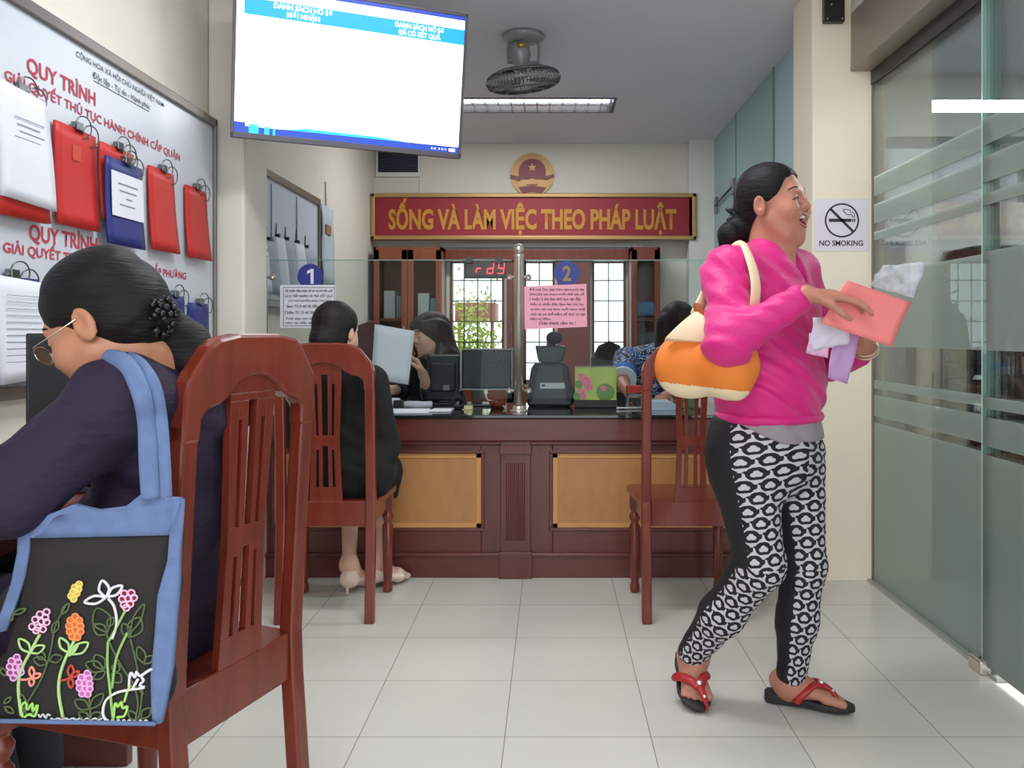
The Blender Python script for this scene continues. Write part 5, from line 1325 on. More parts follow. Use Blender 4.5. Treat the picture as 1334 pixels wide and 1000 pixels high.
# leggings
def legging_mat():
    m = bpy.data.materials.new('patterned_leggings'); m.use_nodes = True
    nt = m.node_tree; b = nt.nodes['Principled BSDF']; b.inputs['Roughness'].default_value = .75
    tc = nd(nt, 'ShaderNodeTexCoord'); sx = nd(nt, 'ShaderNodeSeparateXYZ'); nt.links.new(tc.outputs['UV'], sx.inputs[0])
    def mth(op, a, b_=None, c_=None):
        n = nd(nt, 'ShaderNodeMath', operation=op)
        for i, v in enumerate((a, b_, c_)):
            if v is None: continue
            if isinstance(v, (int, float)): n.inputs[i].default_value = v
            else: nt.links.new(v, n.inputs[i])
        return n.outputs[0]
    PU, PV = .048, .034
    v = mth('DIVIDE', sx.outputs['Y'], PV); row = mth('FLOOR', v); odd = mth('FRACT', mth('MULTIPLY', row, .5))
    u = mth('ADD', mth('DIVIDE', sx.outputs['X'], PU), odd)
    x = mth('SUBTRACT', mth('FRACT', u), .5); y = mth('SUBTRACT', mth('FRACT', v), .5)
    def dist(cx, cy, sx_=1, sy_=1):
        a = mth('MULTIPLY', mth('SUBTRACT', x, cx), sx_); c_ = mth('MULTIPLY', mth('SUBTRACT', y, cy), sy_)
        return mth('SQRT', mth('ADD', mth('MULTIPLY', a, a), mth('MULTIPLY', c_, c_)))
    lt = lambda a, b_: mth('LESS_THAN', a, b_)
    gt = lambda a, b_: mth('GREATER_THAN', a, b_)
    # heart of two lobes and a point
    heart = mth('MAXIMUM', mth('MAXIMUM', lt(dist(-.09, .10, 1, .75), .135), lt(dist(.09, .10, 1, .75), .135)), lt(dist(0, -.04, 1.1, .7), .14))
    # black curls round the heart, white concave star between
    curl = mth('MAXIMUM', lt(dist(0, .03, 1, .72), .40), lt(mth('ABSOLUTE', mth('SUBTRACT', dist(.5, .5, .8, .8), .42)), .10))
    bar = lt(mth('ADD', mth('ABSOLUTE', mth('SUBTRACT', mth('ABSOLUTE', x), .38)), mth('MULTIPLY', mth('ABSOLUTE', mth('SUBTRACT', y, mth('MULTIPLY', x, .35))), .9)), .13)
    white = mth('MAXIMUM', heart, mth('MULTIPLY', mth('SUBTRACT', 1, curl), mth('SUBTRACT', 1, bar)))
    mx = nd(nt, 'ShaderNodeMix', data_type='RGBA'); nt.links.new(white, mx.inputs[0]); mx.inputs[6].default_value = srgb(16, 13, 18); mx.inputs[7].default_value = srgb(200, 194, 202)
    nt.links.new(mx.outputs[2], b.inputs['Base Color']); return m
M_leg = legging_mat()
rac, lac = ctr(903, 848, 2.57), ctr(1031, 878, 2.545)
bones = [(pel + V3((0, 0, .03)), rhip, .12, .1), (rhip, rkn, .098, .066), (rkn, rac, .066, .046), (lhip, lkn, .098, .066), (lkn, lac, .066, .046)]
lg = [EC(ctr(1002, 548, 2.50), ctr(1002, 595, 2.50), (.164, .128), (.172, .132), sd, f, .04), C(rhip - V3((.012, 0, .01)), rkn, .098, .066, .05), C(rkn, rkn * .45 + rac * .55, .068, .062, .03), C(rkn * .45 + rac * .55, rac, .062, .045, .03),
      C(lhip, lkn, .096, .064, .035), C(lkn, lkn * .5 + lac * .5, .064, .058, .03), C(lkn * .5 + lac * .5, lac, .058, .043, .03), CUT((0, 0, 1), (0, 0, float(ctr(0, 548, 2.5)[2])))]
lg += [('u', 'ec', ctr(960, 560, 2.46), ctr(965, 610, 2.44), (.06, .07), (.07, .07), V3(sd), V3(f), .06)]
def bone_of(c):
    best = np.full(len(c), 9., np.float32); bi = np.zeros(len(c), int)
    for i, (a, b, r0, r1) in enumerate(bones[1:]):
        ba = b - a; t = np.clip(((c - a) @ ba) / (ba @ ba), 0, 1); d = np.linalg.norm(c - a - t[:, None] * ba, axis=1) - (r0 + (r1 - r0) * t)
        mk = d < best; best[mk] = d[mk]; bi[mk] = i + 1
    zz = c[:, 2]
    bi = np.where(np.isin(bi, (1, 2)), np.where(zz > rkn[2], 1, 2), np.where(zz > lkn[2], 3, 4))
    return bi
def leg_coords(p, bi):
    u = np.zeros(len(p)); v = np.zeros(len(p)); nx = np.zeros(len(p))
    for i, (a, b, r0, r1) in enumerate(bones):
        m_ = bi == i
        if not m_.any(): continue
        ba = b - a; L = np.linalg.norm(ba); ax = ba / L; q = p[m_] - a; al = q @ ax; rad = q - al[:, None] * ax
        e1 = V3((0, -1, 0)); e1 = e1 - ax * (e1 @ ax); e1 /= np.linalg.norm(e1); e2 = np.cross(ax, e1)
        if e2[0] < 0: e2 = -e2
        ang_ = np.arctan2(rad @ e2, rad @ e1)
        u[m_] = ang_ * .062; v[m_] = al + (0 if i in (1, 3) else np.linalg.norm(bones[i - 1][1] - bones[i - 1][0])) ; nx[m_] = ang_
    return u, v, nx
def lg_pick(c):
    bi = bone_of(c); u, v, a = leg_coords(c, bi)
    left = np.isin(bi, (3, 4))
    cut = np.where(left, -.55, np.where(bi == 2, -1.05, -.62))
    return (a < cut).astype(int) * (a > -2.9).astype(int)
def lg_uv(p, c):
    bi = bone_of(c); u, v, a = leg_coords(p, bi); u0, v0, a0 = leg_coords(c, bi)
    u = np.where(u - u0 > .15, u - 2 * math.pi * .062, np.where(u - u0 < -.15, u + 2 * math.pi * .062, u))
    return np.stack([u, v], -1)
sdf_obj('leggings', lg, [M_leg, mat('black_leggings_panel', srgb(15, 12, 19), .7)], pw_, h=.005, fold=(.0012, 60, (.3, .1, 1)), pick=lg_pick, uv=lg_uv)
# sandals
M_sole = mat('sandal_sole', srgb(40, 36, 42), .6, bump=.1, bscale=120); M_strap = mat('red_sandal_strap', srgb(168, 30, 38), .45)
def sandal(heel, toe, n, s, lb, wedge=.026):
    t = thing('sandal', lb, 'sandal', Vector(heel.tolist()), group='red thong sandals of the laughing woman')
    d = toe - heel; L = float(np.linalg.norm(d)); d /= L
    M = Matrix.Identity(4)
    for i in range(3): M[i][0] = float(d[i]); M[i][1] = float(s[i]); M[i][2] = float(n[i]); M[i][3] = float(heel[i])
    o2 = [(-.012, 0), (-.006, .022), (.02, .031), (.07, .030), (.12, .034), (.17, .046), (.21, .047), (.24, .036), (L + .018, .012), (L + .015, -.012), (.22, -.042), (.17, -.050), (.12, -.044), (.07, -.034), (.02, -.031), (-.006, -.022)]
    mb = MB(); N = len(o2)
    vs = []
    o2 = [(x * (L + .018) / .262 if .03 < x < .245 and abs(x - L - .018) > .001 and abs(x - L - .015) > .001 else x, y) for x, y in o2]
    for x, y in o2: vs.append(M @ Vector((x, y * .98, .004)))
    for x, y in o2: vs.append(M @ Vector((x, y, -.006)))
    for x, y in o2: vs.append(M @ Vector((x, y * .95, -.012 - wedge * max(0, 1 - max(0, x) / .17))))
    fs = [tuple(range(N)), tuple(range(3 * N - 1, 2 * N - 1, -1))]
    for l in (0, 1):
        for i in range(N):
            j = (i + 1) % N; fs.append((l * N + i, (l + 1) * N + i, (l + 1) * N + j, l * N + j))
    mb.add(vs, fs); mb.build('sole', M_sole, t, .003)
    g = lambda *p: M @ Vector(p)
    for sg in (-1, 1):
        st = MB(); st.tube(smooth_path([g(.085, sg * .044, .002), g(.105, sg * .040, .030), g(.135, sg * .020, .052), g(.160, .006, .046)], 5), [.016] * 8 + [.013] * 8, 8, flat=(tuple((g(.12, sg * .03, .06) - g(.12, sg * .02, .03)).normalized()), .35)); st.build('strap', M_strap, t)
    st = MB(); st.tube(smooth_path([g(.155, .004, .050), g(.185, .012, .036), g(.200, .020, .012), g(.202, .020, .002)], 4), [.013, .012, .011, .010, .009, .008, .007, .006, .005, .005, .005, .005, .005], 8, flat=(tuple(n.tolist()), .5)); st.build('toe_strap', M_strap, t)
    st = MB()
    for p, r in ((g(.150, .004, .056), .009), (g(.184, .012, .040), .006)):
        st.ball(p, (r, r, r * .8), 10)
    st.build('silver_stone', mat('silver_stone', srgb(235, 235, 240), .12, metal=.6), t)
sandal(rheel, rtoe, rn, rsd, 'red thong sandal on the raised back foot, seen from the front', .02)
sandal(lheel, ltoe, ln, lsd, 'red thong sandal standing flat on the floor, pointing right', .014)
# papers in her hands
M_coral = mat('coral_pink_paper', srgb(255, 140, 140), .6)
def held(corners, m, lb, nm='paper_sheet', cat='paper', **k):
    return tag(MB().sheet([P(*c) for c in corners], 10, 8, **k).build(nm, m), lb, cat)
held([(1104, 365, 2.16), (1187, 394, 2.22), (1162, 452, 2.24), (1070, 421, 2.18)], M_coral, 'coral pink folded sheet under the hand of the laughing woman', th=.002, bend=.003, nm='pink_paper')
held([(1060, 414, 2.22), (1112, 410, 2.22), (1104, 448, 2.24), (1052, 458, 2.24)], mat('bluish_white_paper', srgb(214, 208, 226), .6), 'crumpled white sheet below the pink paper', th=.0015, wob=.006, seed=4)
held([(1055, 434, 2.235), (1082, 438, 2.235), (1078, 466, 2.245), (1050, 460, 2.245)], mat('pale_pink_paper', srgb(226, 170, 206), .6), 'pale pink sheet corner beside the magenta jacket', th=.0015, wob=.003, seed=8)
held([(1086, 434, 2.26), (1122, 430, 2.27), (1104, 500, 2.27), (1078, 492, 2.26)], mat('lilac_paper', srgb(186, 146, 194), .6), 'lilac sheet hanging below the pink paper', th=.0015, wob=.003, seed=9)
def plastic_mat():
    m = bpy.data.materials.new('clear_plastic'); m.use_nodes = True
    nt = m.node_tree; nt.nodes.clear(); out = nd(nt, 'ShaderNodeOutputMaterial')
    tr = nd(nt, 'ShaderNodeBsdfTransparent'); df = nd(nt, 'ShaderNodeBsdfPrincipled'); df.inputs['Base Color'].default_value = srgb(226, 228, 236); df.inputs['Roughness'].default_value = .12
    tc = nd(nt, 'ShaderNodeTexCoord'); nz = nd(nt, 'ShaderNodeTexNoise'); nz.inputs['Scale'].default_value = 18; nt.links.new(tc.outputs['Object'], nz.inputs[0])
    mr = nd(nt, 'ShaderNodeMapRange'); mr.inputs[1].default_value = .38; mr.inputs[2].default_value = .62; mr.inputs[3].default_value = .25; mr.inputs[4].default_value = .85; nt.links.new(nz.outputs[0], mr.inputs[0])
    mx = nd(nt, 'ShaderNodeMixShader'); nt.links.new(mr.outputs[0], mx.inputs[0]); nt.links.new(tr.outputs[0], mx.inputs[1]); nt.links.new(df.outputs[0], mx.inputs[2]); nt.links.new(mx.outputs[0], out.inputs[0]); return m
held([(1150, 346, 2.28), (1207, 341, 2.30), (1190, 388, 2.28), (1132, 372, 2.26)], plastic_mat(), 'clear plastic sleeve behind the pink paper', nm='plastic_sleeve', cat='plastic sleeve', th=.0015, wob=.004, seed=3)
# bracelet
q = MB(); bc_ = Vector((lwr * .8 + ctr(1126, 448, 2.38) * .2).tolist()); ax_ = Vector((-.25, -.55, .55)).normalized(); o1 = ax_.orthogonal().normalized(); o2_ = ax_.cross(o1)
for kk in (0, .012): q.tube([bc_ + ax_ * kk + (o1 * math.cos(a * math.pi / 12) + o2_ * math.sin(a * math.pi / 12)) * .034 for a in range(24)], .0025, 6, closed=True)
q.build('bracelet', mat('pale_bracelet', srgb(220, 200, 170), .3, metal=.5), pw_)

# shoulder bag
bg_ = thing('shoulder_bag', 'orange and cream shoulder bag hanging under the arm of the laughing woman', 'bag', Vector(ctr(915, 475, 2.3).tolist()))
M_or = mat('orange_bag_cloth', srgb(226, 122, 36), .6, bump=.08, bscale=20); M_cream = mat('cream_bag_cloth', srgb(236, 212, 176), .6, bump=.05, bscale=30)
bf, bs = V3((.96, -.28, -.03)), V3((.28, .96, 0))
c1, c2 = ctr(884, 473, 2.36), ctr(955, 474, 2.29)
bagp = [EC(c1, c2, (.052, .082), (.055, .086), bs, V3((0, 0, 1)), .03), E(ctr(893, 478, 2.33), (.08, .055, .075), None, .04), E(ctr(950, 478, 2.27), (.075, .055, .078), None, .04)]
zb = lambda X: X[:, 2]
sdf_obj('bag_body', bagp, [M_or, M_cream], bg_, h=.005, fold=(.002, 40, (1, 0, .2)), pick=lambda c: (c[:, 2] < float(ctr(0, 503, 2.3)[2]) - .00 + (c[:, 0] - float(ctr(915, 0, 2.3)[0])) * -.10).astype(int))
fl = MB(); fl.sheet([P(904, 408, 2.33), P(908, 408, 2.33), P(962, 452, 2.27), P(866, 442, 2.30)], 10, 10, th=.022, bend=-.012)
fl.build('top_flap', M_cream, bg_, .004)
fl = MB(); fl.sheet([P(903, 395, 2.36), P(911, 396, 2.36), P(940, 443, 2.33), P(912, 436, 2.345)], 4, 8, th=.03, bend=-.004); fl.build('flap_lining', mat('brown_lining', srgb(160, 84, 34), .6), bg_, .004)
st = MB(); st.tube(smooth_path([P(905, 412, 2.37), P(925, 372, 2.42), P(950, 333, 2.45), P(967, 320, 2.40), P(977, 338, 2.310), P(984, 365, 2.272), P(984, 388, 2.262), P(978, 425, 2.285), P(970, 450, 2.295)], 6), .017, 10, flat=((.45, -.75, .25), .28))
st.build('strap', M_cream, bg_)

# ================= seated woman in purple (nearest) =================
pp = thing('person', 'seated woman in dark purple tunic with glasses and ponytail, writing at the left', 'person', (-.8, 1.6, 0))
f = Wd([-.95, .30, 0]); sd = Wd([-.30, -.95, 0])
ls_ = ctr(158, 522, 1.43); rs_ = ls_ - V3(sd) * .31 + V3(f) * .02
ls_ = ls_ + V3((-.01, 0, 0))
nk = (ls_ + rs_) / 2 + V3((-.01, 0, .055))
pel = V3((fc.x + .05, fc.y - .02, .56)) + V3(f) * .035
wst = pel * .5 + ((ls_ + rs_) / 2) * .5 + V3((.0, 0, 0))
hc_ = ctr(140, 424, 1.50)
HM = basis((-.88, .03, -.47), (-.46, .05, .88))
hp, T = head_prims(hc_, HM, 1.02, laugh=0, chub=1.08)
lel = ctr(18, 645, 1.36); lwr = lel + V3((-.22, .12, .04)); rel = rs_ + V3((-.18, .10, -.2)); rwr = rel + V3((-.20, -.02, .04))
lhip = pel + V3(sd) * .09 + V3(f) * .03; rhip = pel - V3(sd) * .09 + V3(f) * .03
lkn = lhip + V3(f) * .42 + V3((0, 0, -.02)); rkn = rhip + V3(f) * .42 + V3((0, 0, -.02))
lan = lkn + V3((.10, 0, -.40)); ran = rkn + V3((.03, 0, -.40)); lan[2] = .10; ran[2] = .10
lheel = lan + V3((.03, 0, 0)); lheel[2] = .02; rheel = ran + V3((.03, 0, 0)); rheel[2] = .02
body = hp + [C(T(-.02, 0, -.06), nk, .056, .062, .03), C(T(.015, 0, -.085), nk + V3(f * .05) + V3((0, 0, -.02)), .036, .045, .03), EC(nk - V3((0, 0, .06)), wst, (.11, .055), (.12, .07), sd, f), EC(wst, pel, (.12, .07), (.13, .08), sd, f), C(nk, ls_, .045, .045), C(nk, rs_, .045, .045),
    C(ls_, lel, .042, .036), C(lel, lwr, .036, .026), C(rs_, rel, .042, .036), C(rel, rwr, .036, .026), C(lhip, lkn, .07, .05), C(rhip, rkn, .07, .05), C(lkn, lan, .045, .03), C(rkn, ran, .045, .03)]
ftv = V3(f) * .21
body += foot_prims(lan, lheel, lheel + ftv, V3((0, 0, 1)), -V3(sd)) + foot_prims(ran, rheel, rheel + ftv, V3((0, 0, 1)), V3(sd))
body += hand(Vector(lwr.tolist()), (-.9, .2, -.1), (0, .2, -1), 1, curl=.5) + hand(Vector(rwr.tolist()), (-.9, -.2, -.1), (0, .2, -1), -1, curl=.6)
bo = sdf_obj('body', body, M_skin2, pp, h=.0036)
face_bits(pp, T, HM, 1.02)
e = lambda c, r, k=.02: E(T(*c), r, HM, k)
hair = [e((-.011, 0, .047), (.100, .086, .089), .02), e((-.045, 0, -.012), (.062, .074, .064), .04), SUB(e((.118, 0, -.045), (.076, .120, .100)), .012), SUB(C(T(.004, .088, .0), T(-.008, .088, -.034), .022, .020), .006), SUB(C(T(.004, -.088, .0), T(-.008, -.088, -.034), .022, .020), .006),
        C(T(-.060, 0, -.005), ctr(206, 424, 1.53), .054, .028, .04)]
pt = [ctr(208, 426, 1.53), ctr(232, 446, 1.55), ctr(252, 474, 1.56), ctr(256, 520, 1.54)]
hair += [C(pt[0], pt[1], .026, .040, .02), C(pt[1], pt[2], .046, .044, .03), C(pt[2], pt[3], .044, .022, .03)]
sdf_obj('hair', hair, M_hair_s, pp, h=.0038, fold=(.0018, 160, tuple(HM[:, 1] * .6 + HM[:, 2] * .4)))
q = MB(); rr = random.Random(2); cc = Vector(ctr(211, 413, 1.478).tolist())
for k in range(60):
    d = Vector((rr.gauss(0, 1), rr.gauss(0, 1), rr.gauss(0, 1))).normalized(); d.x *= .55
    q.ball(cc + d * .034, rr.uniform(.004, .0075), 6)
sc_ = q.build('beaded_hair_tie', mat('black_beads', srgb(18, 18, 22), .12), pp); sc_['label'] = 'shiny black beaded hair tie'
# glasses
M_lens = glass('spectacle_lens', (.97, .98, .98, 1), .5)
q = MB(); gT = lambda a, b, c: Vector(T(a, b, c).tolist())
for s in (1, -1):
    q.tube([gT(.104, s * .032 + .022 * math.cos(a * math.pi / 12), -.004 + .017 * math.sin(a * math.pi / 12)) for a in range(24)], .0011, 6, closed=True)
    q.tube([gT(.104, s * .053, .002), gT(.09, s * .072, .004), gT(.0, s * .084, .008)], .0013, 6)
q.tube([gT(.104, -.010, 0), gT(.108, 0, .003), gT(.104, .010, 0)], .0012, 6)
gl = thing('eyeglasses', 'thin metal rimmed glasses worn by the woman in purple', 'glasses', gT(.104, 0, 0))
q.build('frame', mat('gold_steel_frame', srgb(210, 200, 180), .2, metal=1), gl)
for s in (1, -1): MB().add([gT(.104, s * .032 + .021 * math.cos(a * math.pi / 12), -.004 + .016 * math.sin(a * math.pi / 12)) for a in range(24)] + [gT(.1052, s * .032 + .021 * math.cos(a * math.pi / 12), -.004 + .016 * math.sin(a * math.pi / 12)) for a in range(24)], [tuple(range(23, -1, -1)), tuple(range(24, 48))] + [(a, (a + 1) % 24, 24 + (a + 1) % 24, 24 + a) for a in range(24)]).build('lens', M_lens, gl)
# tunic
tn = [EC(nk - V3((0, 0, .07)), wst, (.148, .078), (.158, .096), sd, f, .04), EC(wst, pel + V3((0, 0, -.03)), (.158, .096), (.180, .122), sd, f, .05), C(nk + V3((.0, 0, -.055)), ls_, .056, .068, .05), C(nk + V3((.0, 0, -.055)), rs_, .056, .064, .05),
      C(ls_, lel, .070, .062, .03), C(lel, lel * .1 + lwr * .9, .062, .045, .03), C(rs_, rel, .066, .055, .03), C(rel, rel * .1 + rwr * .9, .058, .042, .03), C(nk + V3((0, 0, -.01)), nk + V3((0, 0, -.07)), .060, .09, .03),
      C(lhip, lhip * .55 + lkn * .45, .098, .090, .05), C(rhip, rhip * .55 + rkn * .45, .098, .090, .05), SUB(C(T(-.01, 0, -.07), nk + V3((0, 0, .01)), .058, .062), .006)]
sdf_obj('tunic', tn, M_purple, pp, h=.0055, fold=(.0075, 40, (.5, .1, .86)))
tr = [C(lhip, lkn, .088, .070, .03), C(lkn, lan + V3((0, 0, .03)), .068, .058, .03), C(rhip, rkn, .088, .070, .03), C(rkn, ran + V3((0, 0, .03)), .068, .058, .03)]
sdf_obj('trousers', tr, M_blacktr, pp, h=.006, fold=(.002, 40, (1, 0, .3)))

# tote bag with embroidered flowers; flat face towards the camera
tb = thing('tote_bag', 'embroidered dark tote bag with light blue denim trim standing on the nearest chair', 'bag', Vector(P(120, 945, 1.37)))
M_den = mat('denim_blue', srgb(100, 120, 162), .85, var=.10, vscale=40, bump=.12, bscale=300); M_tot = mat('charcoal_canvas', srgb(30, 28, 30), .85, col2=srgb(46, 40, 37), vscale=6, bump=.10, bscale=350)
TD = 1.335
def TP(px, py, off=0.0): 
    # bag face leans back a little towards the top and bows
    z0 = P(0, 945, TD).z
    D = TD + .012 * (945 - py) / 300 + (0.012 * ((px - 115) / 120) ** 2)
    return P(px, py, D - off)
def ring_bag(profile, y0, y1):
    pass
def patch(pts, m, nm, parent, off=.0, th=.004):
    """closed patch following the bag face, built as strips between a left and right edge list"""
    q = MB(); n = len(pts); W = 7; top = []
    for (xl, yl), (xr, yr) in pts:
        for k in range(W): top.append(TP(xl + (xr - xl) * k / (W - 1), yl + (yr - yl) * k / (W - 1), off + th))
    bot = [p + Vector((0, th * 1.5, 0)) for p in top]
    fs = []; N = len(top)
    for j in range(n - 1):
        for i in range(W - 1):
            a = j * W + i; fs.append((a, a + 1, a + W + 1, a + W)); fs.append((N + a, N + a + W, N + a + W + 1, N + a + 1))
    ringi = list(range(W)) + [j * W + W - 1 for j in range(1, n)] + [(n - 1) * W + k for k in range(W - 2, -1, -1)] + [j * W for j in range(n - 2, 0, -1)]
    for a, b in zip(ringi, ringi[1:] + ringi[:1]): fs.append((a, N + a, N + b, b))
    q.add(top + bot, fs, 0, True)
    return q.build(nm, m, parent)
# bulky body behind the face
bd_pr = []
def bagv(px, py, dy): p = TP(px, py); p.y += dy; return V3(p)
bd_pr = [('u', 'c', bagv(34, 915, .045), bagv(174, 918, .045), .034, .034, .03), ('u', 'c', bagv(45, 720, .038), bagv(205, 710, .036), .026, .026, .05), ('u', 'c', bagv(36, 820, .045), bagv(182, 820, .045), .034, .034, .05),
         ('u', 'c', bagv(34, 880, .045), bagv(176, 890, .045), .034, .034, .05), ('u', 'c', bagv(42, 770, .042), bagv(196, 770, .042), .030, .030, .05), ('u', 'c', bagv(-10, 900, .06), bagv(60, 900, .05), .04, .04, .05), ('u', 'c', bagv(0, 800, .06), bagv(60, 800, .05), .035, .038, .05)]
sdf_obj('bag_body', bd_pr, M_tot, tb, h=.006)
face = patch([((36, 697), (224, 693)), ((34, 740), (219, 735)), ((28, 785), (211, 780)), ((14, 830), (203, 830)), ((0, 880), (199, 880)), ((-6, 925), (199, 920)), ((-6, 936), (202, 942))], M_tot, 'embroidered_face', tb, 0, .004)
patch([((26, 677), (238, 650)), ((36, 668), (238, 662)), ((38, 690), (226, 690)), ((38, 701), (225, 697))], M_den, 'top_band', tb, .002, .005)
q = MB()
tbp = [TP(22, 676, .008), TP(60, 672, .008), TP(95, 657, .008), TP(125, 664, .008), TP(158, 664, .008), TP(182, 645, .008), TP(235, 649, .008)]
q.add(tbp + [TP(228, 697, .008), TP(38, 700, .008)] + [p + Vector((0, .010, 0)) for p in tbp + [TP(228, 697, .008), TP(38, 700, .008)]], [tuple(range(9)), tuple(range(17, 8, -1))] + [(k, 9 + k, 9 + (k + 1) % 9, (k + 1) % 9) for k in range(9)])
q.build('rim_facing', M_den, tb)
patch([((221, 690), (238, 655)), ((218, 730), (234, 715)), ((205, 775), (233, 760)), ((201, 830), (228, 820)), ((196, 880), (224, 870)), ((197, 925), (215, 920)), ((199, 944), (210, 942))], M_den, 'side_strip', tb, .003, .006)
patch([((24, 678), (38, 676)), ((22, 720), (37, 718)), ((14, 760), (31, 752)), ((0, 800), (17, 795)), ((-10, 825), (6, 822))], M_den, 'side_strip', tb, .003, .006)
# white stitching and bottom piping
q = MB(); q.tube([TP(-6 + k * 11, 938.5 + (k / 19) * 4, .010) for k in range(20)], .0035, 6); q.build('bottom_piping', M_den, tb)
# handles over the shoulder
ha = MB(); sh = Vector(ls_.tolist())
ha.tube(smooth_path([TP(196, 650, .014), TP(193, 600, .012), TP(191, 550, -.010) , P(184, 512, 1.345), P(168, 478, 1.37), P(148, 466, 1.41), P(140, 470, 1.47)], 6), [.0145] * 37, 8, flat=((.4, -1, .1), .16))
ha.build('handle', M_den, tb)
ha = MB()
ha.tube(smooth_path([TP(214, 650, .006), TP(212, 600, .002), TP(208, 545, -.016), P(200, 505, 1.360), P(186, 480, 1.385), P(170, 468, 1.42), P(160, 468, 1.47)], 6), [.0125] * 37, 8, flat=((.4, -1, .1), .16))
ha.build('handle', M_den, tb)
# embroidery
def thread(nm, col, paths, r=.0016, closed=False):
    m_ = mat('thread_' + nm, srgb(*col), .8)
    for p in paths: MB().tube(smooth_path([TP(x, y, .0075) for x, y in p], 4), r, 5).build(nm, m_, face)
def loops(nm, col, centers, rx, ry=None, r=.0015, fill=None):
    ry = ry or rx; q = MB(); g = MB()
    for x, y in centers:
        q.tube([TP(x + rx * math.cos(a * math.pi / 6), y + ry * math.sin(a * math.pi / 6), .0075) for a in range(12)], r, 5, closed=True)
        g.add([TP(x + rx * math.cos(a * math.pi / 6), y + ry * math.sin(a * math.pi / 6), .0070) for a in range(12)], [tuple(range(12))])
    o = q.build(nm, mat('thread_' + nm, srgb(*col), .8), face)
    if fill: g.build('petal_fill', mat('petal_fill', srgb(*fill), .8), face)
    return o
z = lambda L: [(x / 2.5, 600 + y / 2.5) for x, y in L]
LG, DG, WH = (178, 214, 140), (86, 102, 66), (232, 226, 232)
thread('light_green_stem', LG, [z([(130, 565), (100, 620), (70, 680), (60, 740), (70, 830)]), z([(242, 585), (215, 640), (195, 700), (192, 760), (205, 835)])], .0026)
thread('green_stem', (150, 190, 110), [z([(352, 590), (350, 660), (358, 740), (368, 840)]), z([(352, 590), (370, 560), (410, 485)]), z([(415, 560), (380, 640) , (365, 740)])], .0022)
thread('dark_green_stem', DG, [z([(215, 470), (180, 540), (165, 620), (135, 710), (80, 800)]), z([(345, 560), (380, 640), (430, 720), (470, 760)]), z([(425, 580), (440, 640), (450, 690)]), z([(290, 770), (293, 800), (295, 845)]), z([(440, 740), (450, 790), (440, 845)]), z([(465, 730), (460, 790), (450, 845)])])
def leaf(x, y, dx, dy, w): 
    nx, ny = -dy * w, dx * w
    return z([(x, y), (x + dx * .5 + nx, y + dy * .5 + ny), (x + dx, y + dy), (x + dx * .5 - nx, y + dy * .5 - ny), (x, y)])
thread('light_green_leaf', LG, [leaf(100, 625, -38, -45, .25), leaf(100, 625, 45, -22, .25), leaf(225, 625, -30, -48, .25), leaf(235, 630, 52, -38, .25), leaf(225, 635, 30, -40, .12)], .0018)
thread('dark_green_leaf', DG, [leaf(160, 650, 42, -12, .3), leaf(155, 660, -45, -15, .3), leaf(150, 640, -30, -10, .4), leaf(350, 560, -35, -80, .35), leaf(350, 565, -45, -30, .35), leaf(350, 540, 20, -30, .3), leaf(425, 575, 30, -65, .35), leaf(425, 560, 45, -95, .12), leaf(425, 575, -25, -45, .3), leaf(470, 660, -20, -55, .25), leaf(470, 660, 28, -25, .3),
    leaf(340, 680, -60, -20, .3), leaf(340, 680, -30, -48, .35), leaf(345, 685, -40, 25, .25), leaf(365, 690, 30, 30, .4), leaf(370, 690, 15, -30, .4), leaf(292, 808, -48, -28, .3), leaf(292, 808, 45, -50, .22), leaf(292, 840, -35, -20, .3), leaf(292, 840, 38, -18, .3), leaf(110, 830, -30, -30, .3), leaf(80, 820, -10, -60, .2), leaf(460, 840, 30, -35, .3), leaf(445, 845, -25, -30, .3), leaf(190, 520, -18, 40, .25), leaf(200, 500, 25, -35, .2), leaf(40, 520, -20, -40, .3), leaf(40, 500, 45, -18, .15), leaf(20, 700, -15, -25, .3), leaf(15, 800, 30, 20, .25), leaf(12, 790, 25, -20, .2)])
thread('bright_green_scroll', (170, 220, 110), [z([(75, 835), (70, 800), (85, 785), (90, 810), (105, 790), (108, 815), (122, 795), (115, 830), (95, 825), (80, 835)]), z([(370, 840), (375, 790), (385, 800), (395, 785), (400, 805), (415, 800), (405, 830), (380, 835)]), z([(405, 785), (415, 750), (425, 730)])], .0022)
thread('white_scroll', WH, [z([(345, 845), (335, 820), (345, 780), (380, 755), (425, 745)]), z([(365, 580), (380, 530), (372, 475), (352, 448)]), z([(420, 735), (425, 690), (440, 705), (445, 685), (455, 700), (480, 685), (497, 676)]), z([(497, 676), (462, 700), (468, 715), (455, 730), (470, 738), (425, 745)]), leaf(345, 445, -12, -55, .3), leaf(350, 442, 48, -35, .22), leaf(345, 445, -70, 15, .18), z([(430, 745), (445, 720), (450, 710), (435, 735)])], .0022)
thread('white_edge_stitch', (205, 205, 210), [z([(x, 848 - 10 * (k % 2) + x * .012) for k, x in enumerate(range(340, 490, 9))]), z([(125, 825), (132, 835), (140, 825), (150, 838), (155, 825), (164, 830)]), z([(x, 838 + (k % 2) * 5) for k, x in enumerate(range(165, 340, 12))])], .0016)
loops('pink_blossom', (240, 190, 220), z([(152, 492), (130, 500), (148, 510), (115, 517), (135, 523), (152, 525), (105, 540), (124, 543), (140, 548), (118, 552)]), 4.2, 4.0, fill=(70, 30, 50))
loops('pink_blossom', (240, 190, 220), z([(405, 432), (428, 430), (398, 450), (418, 448), (436, 446), (404, 468), (424, 466), (412, 478)]), 4.4, 4.2, fill=(130, 30, 50))
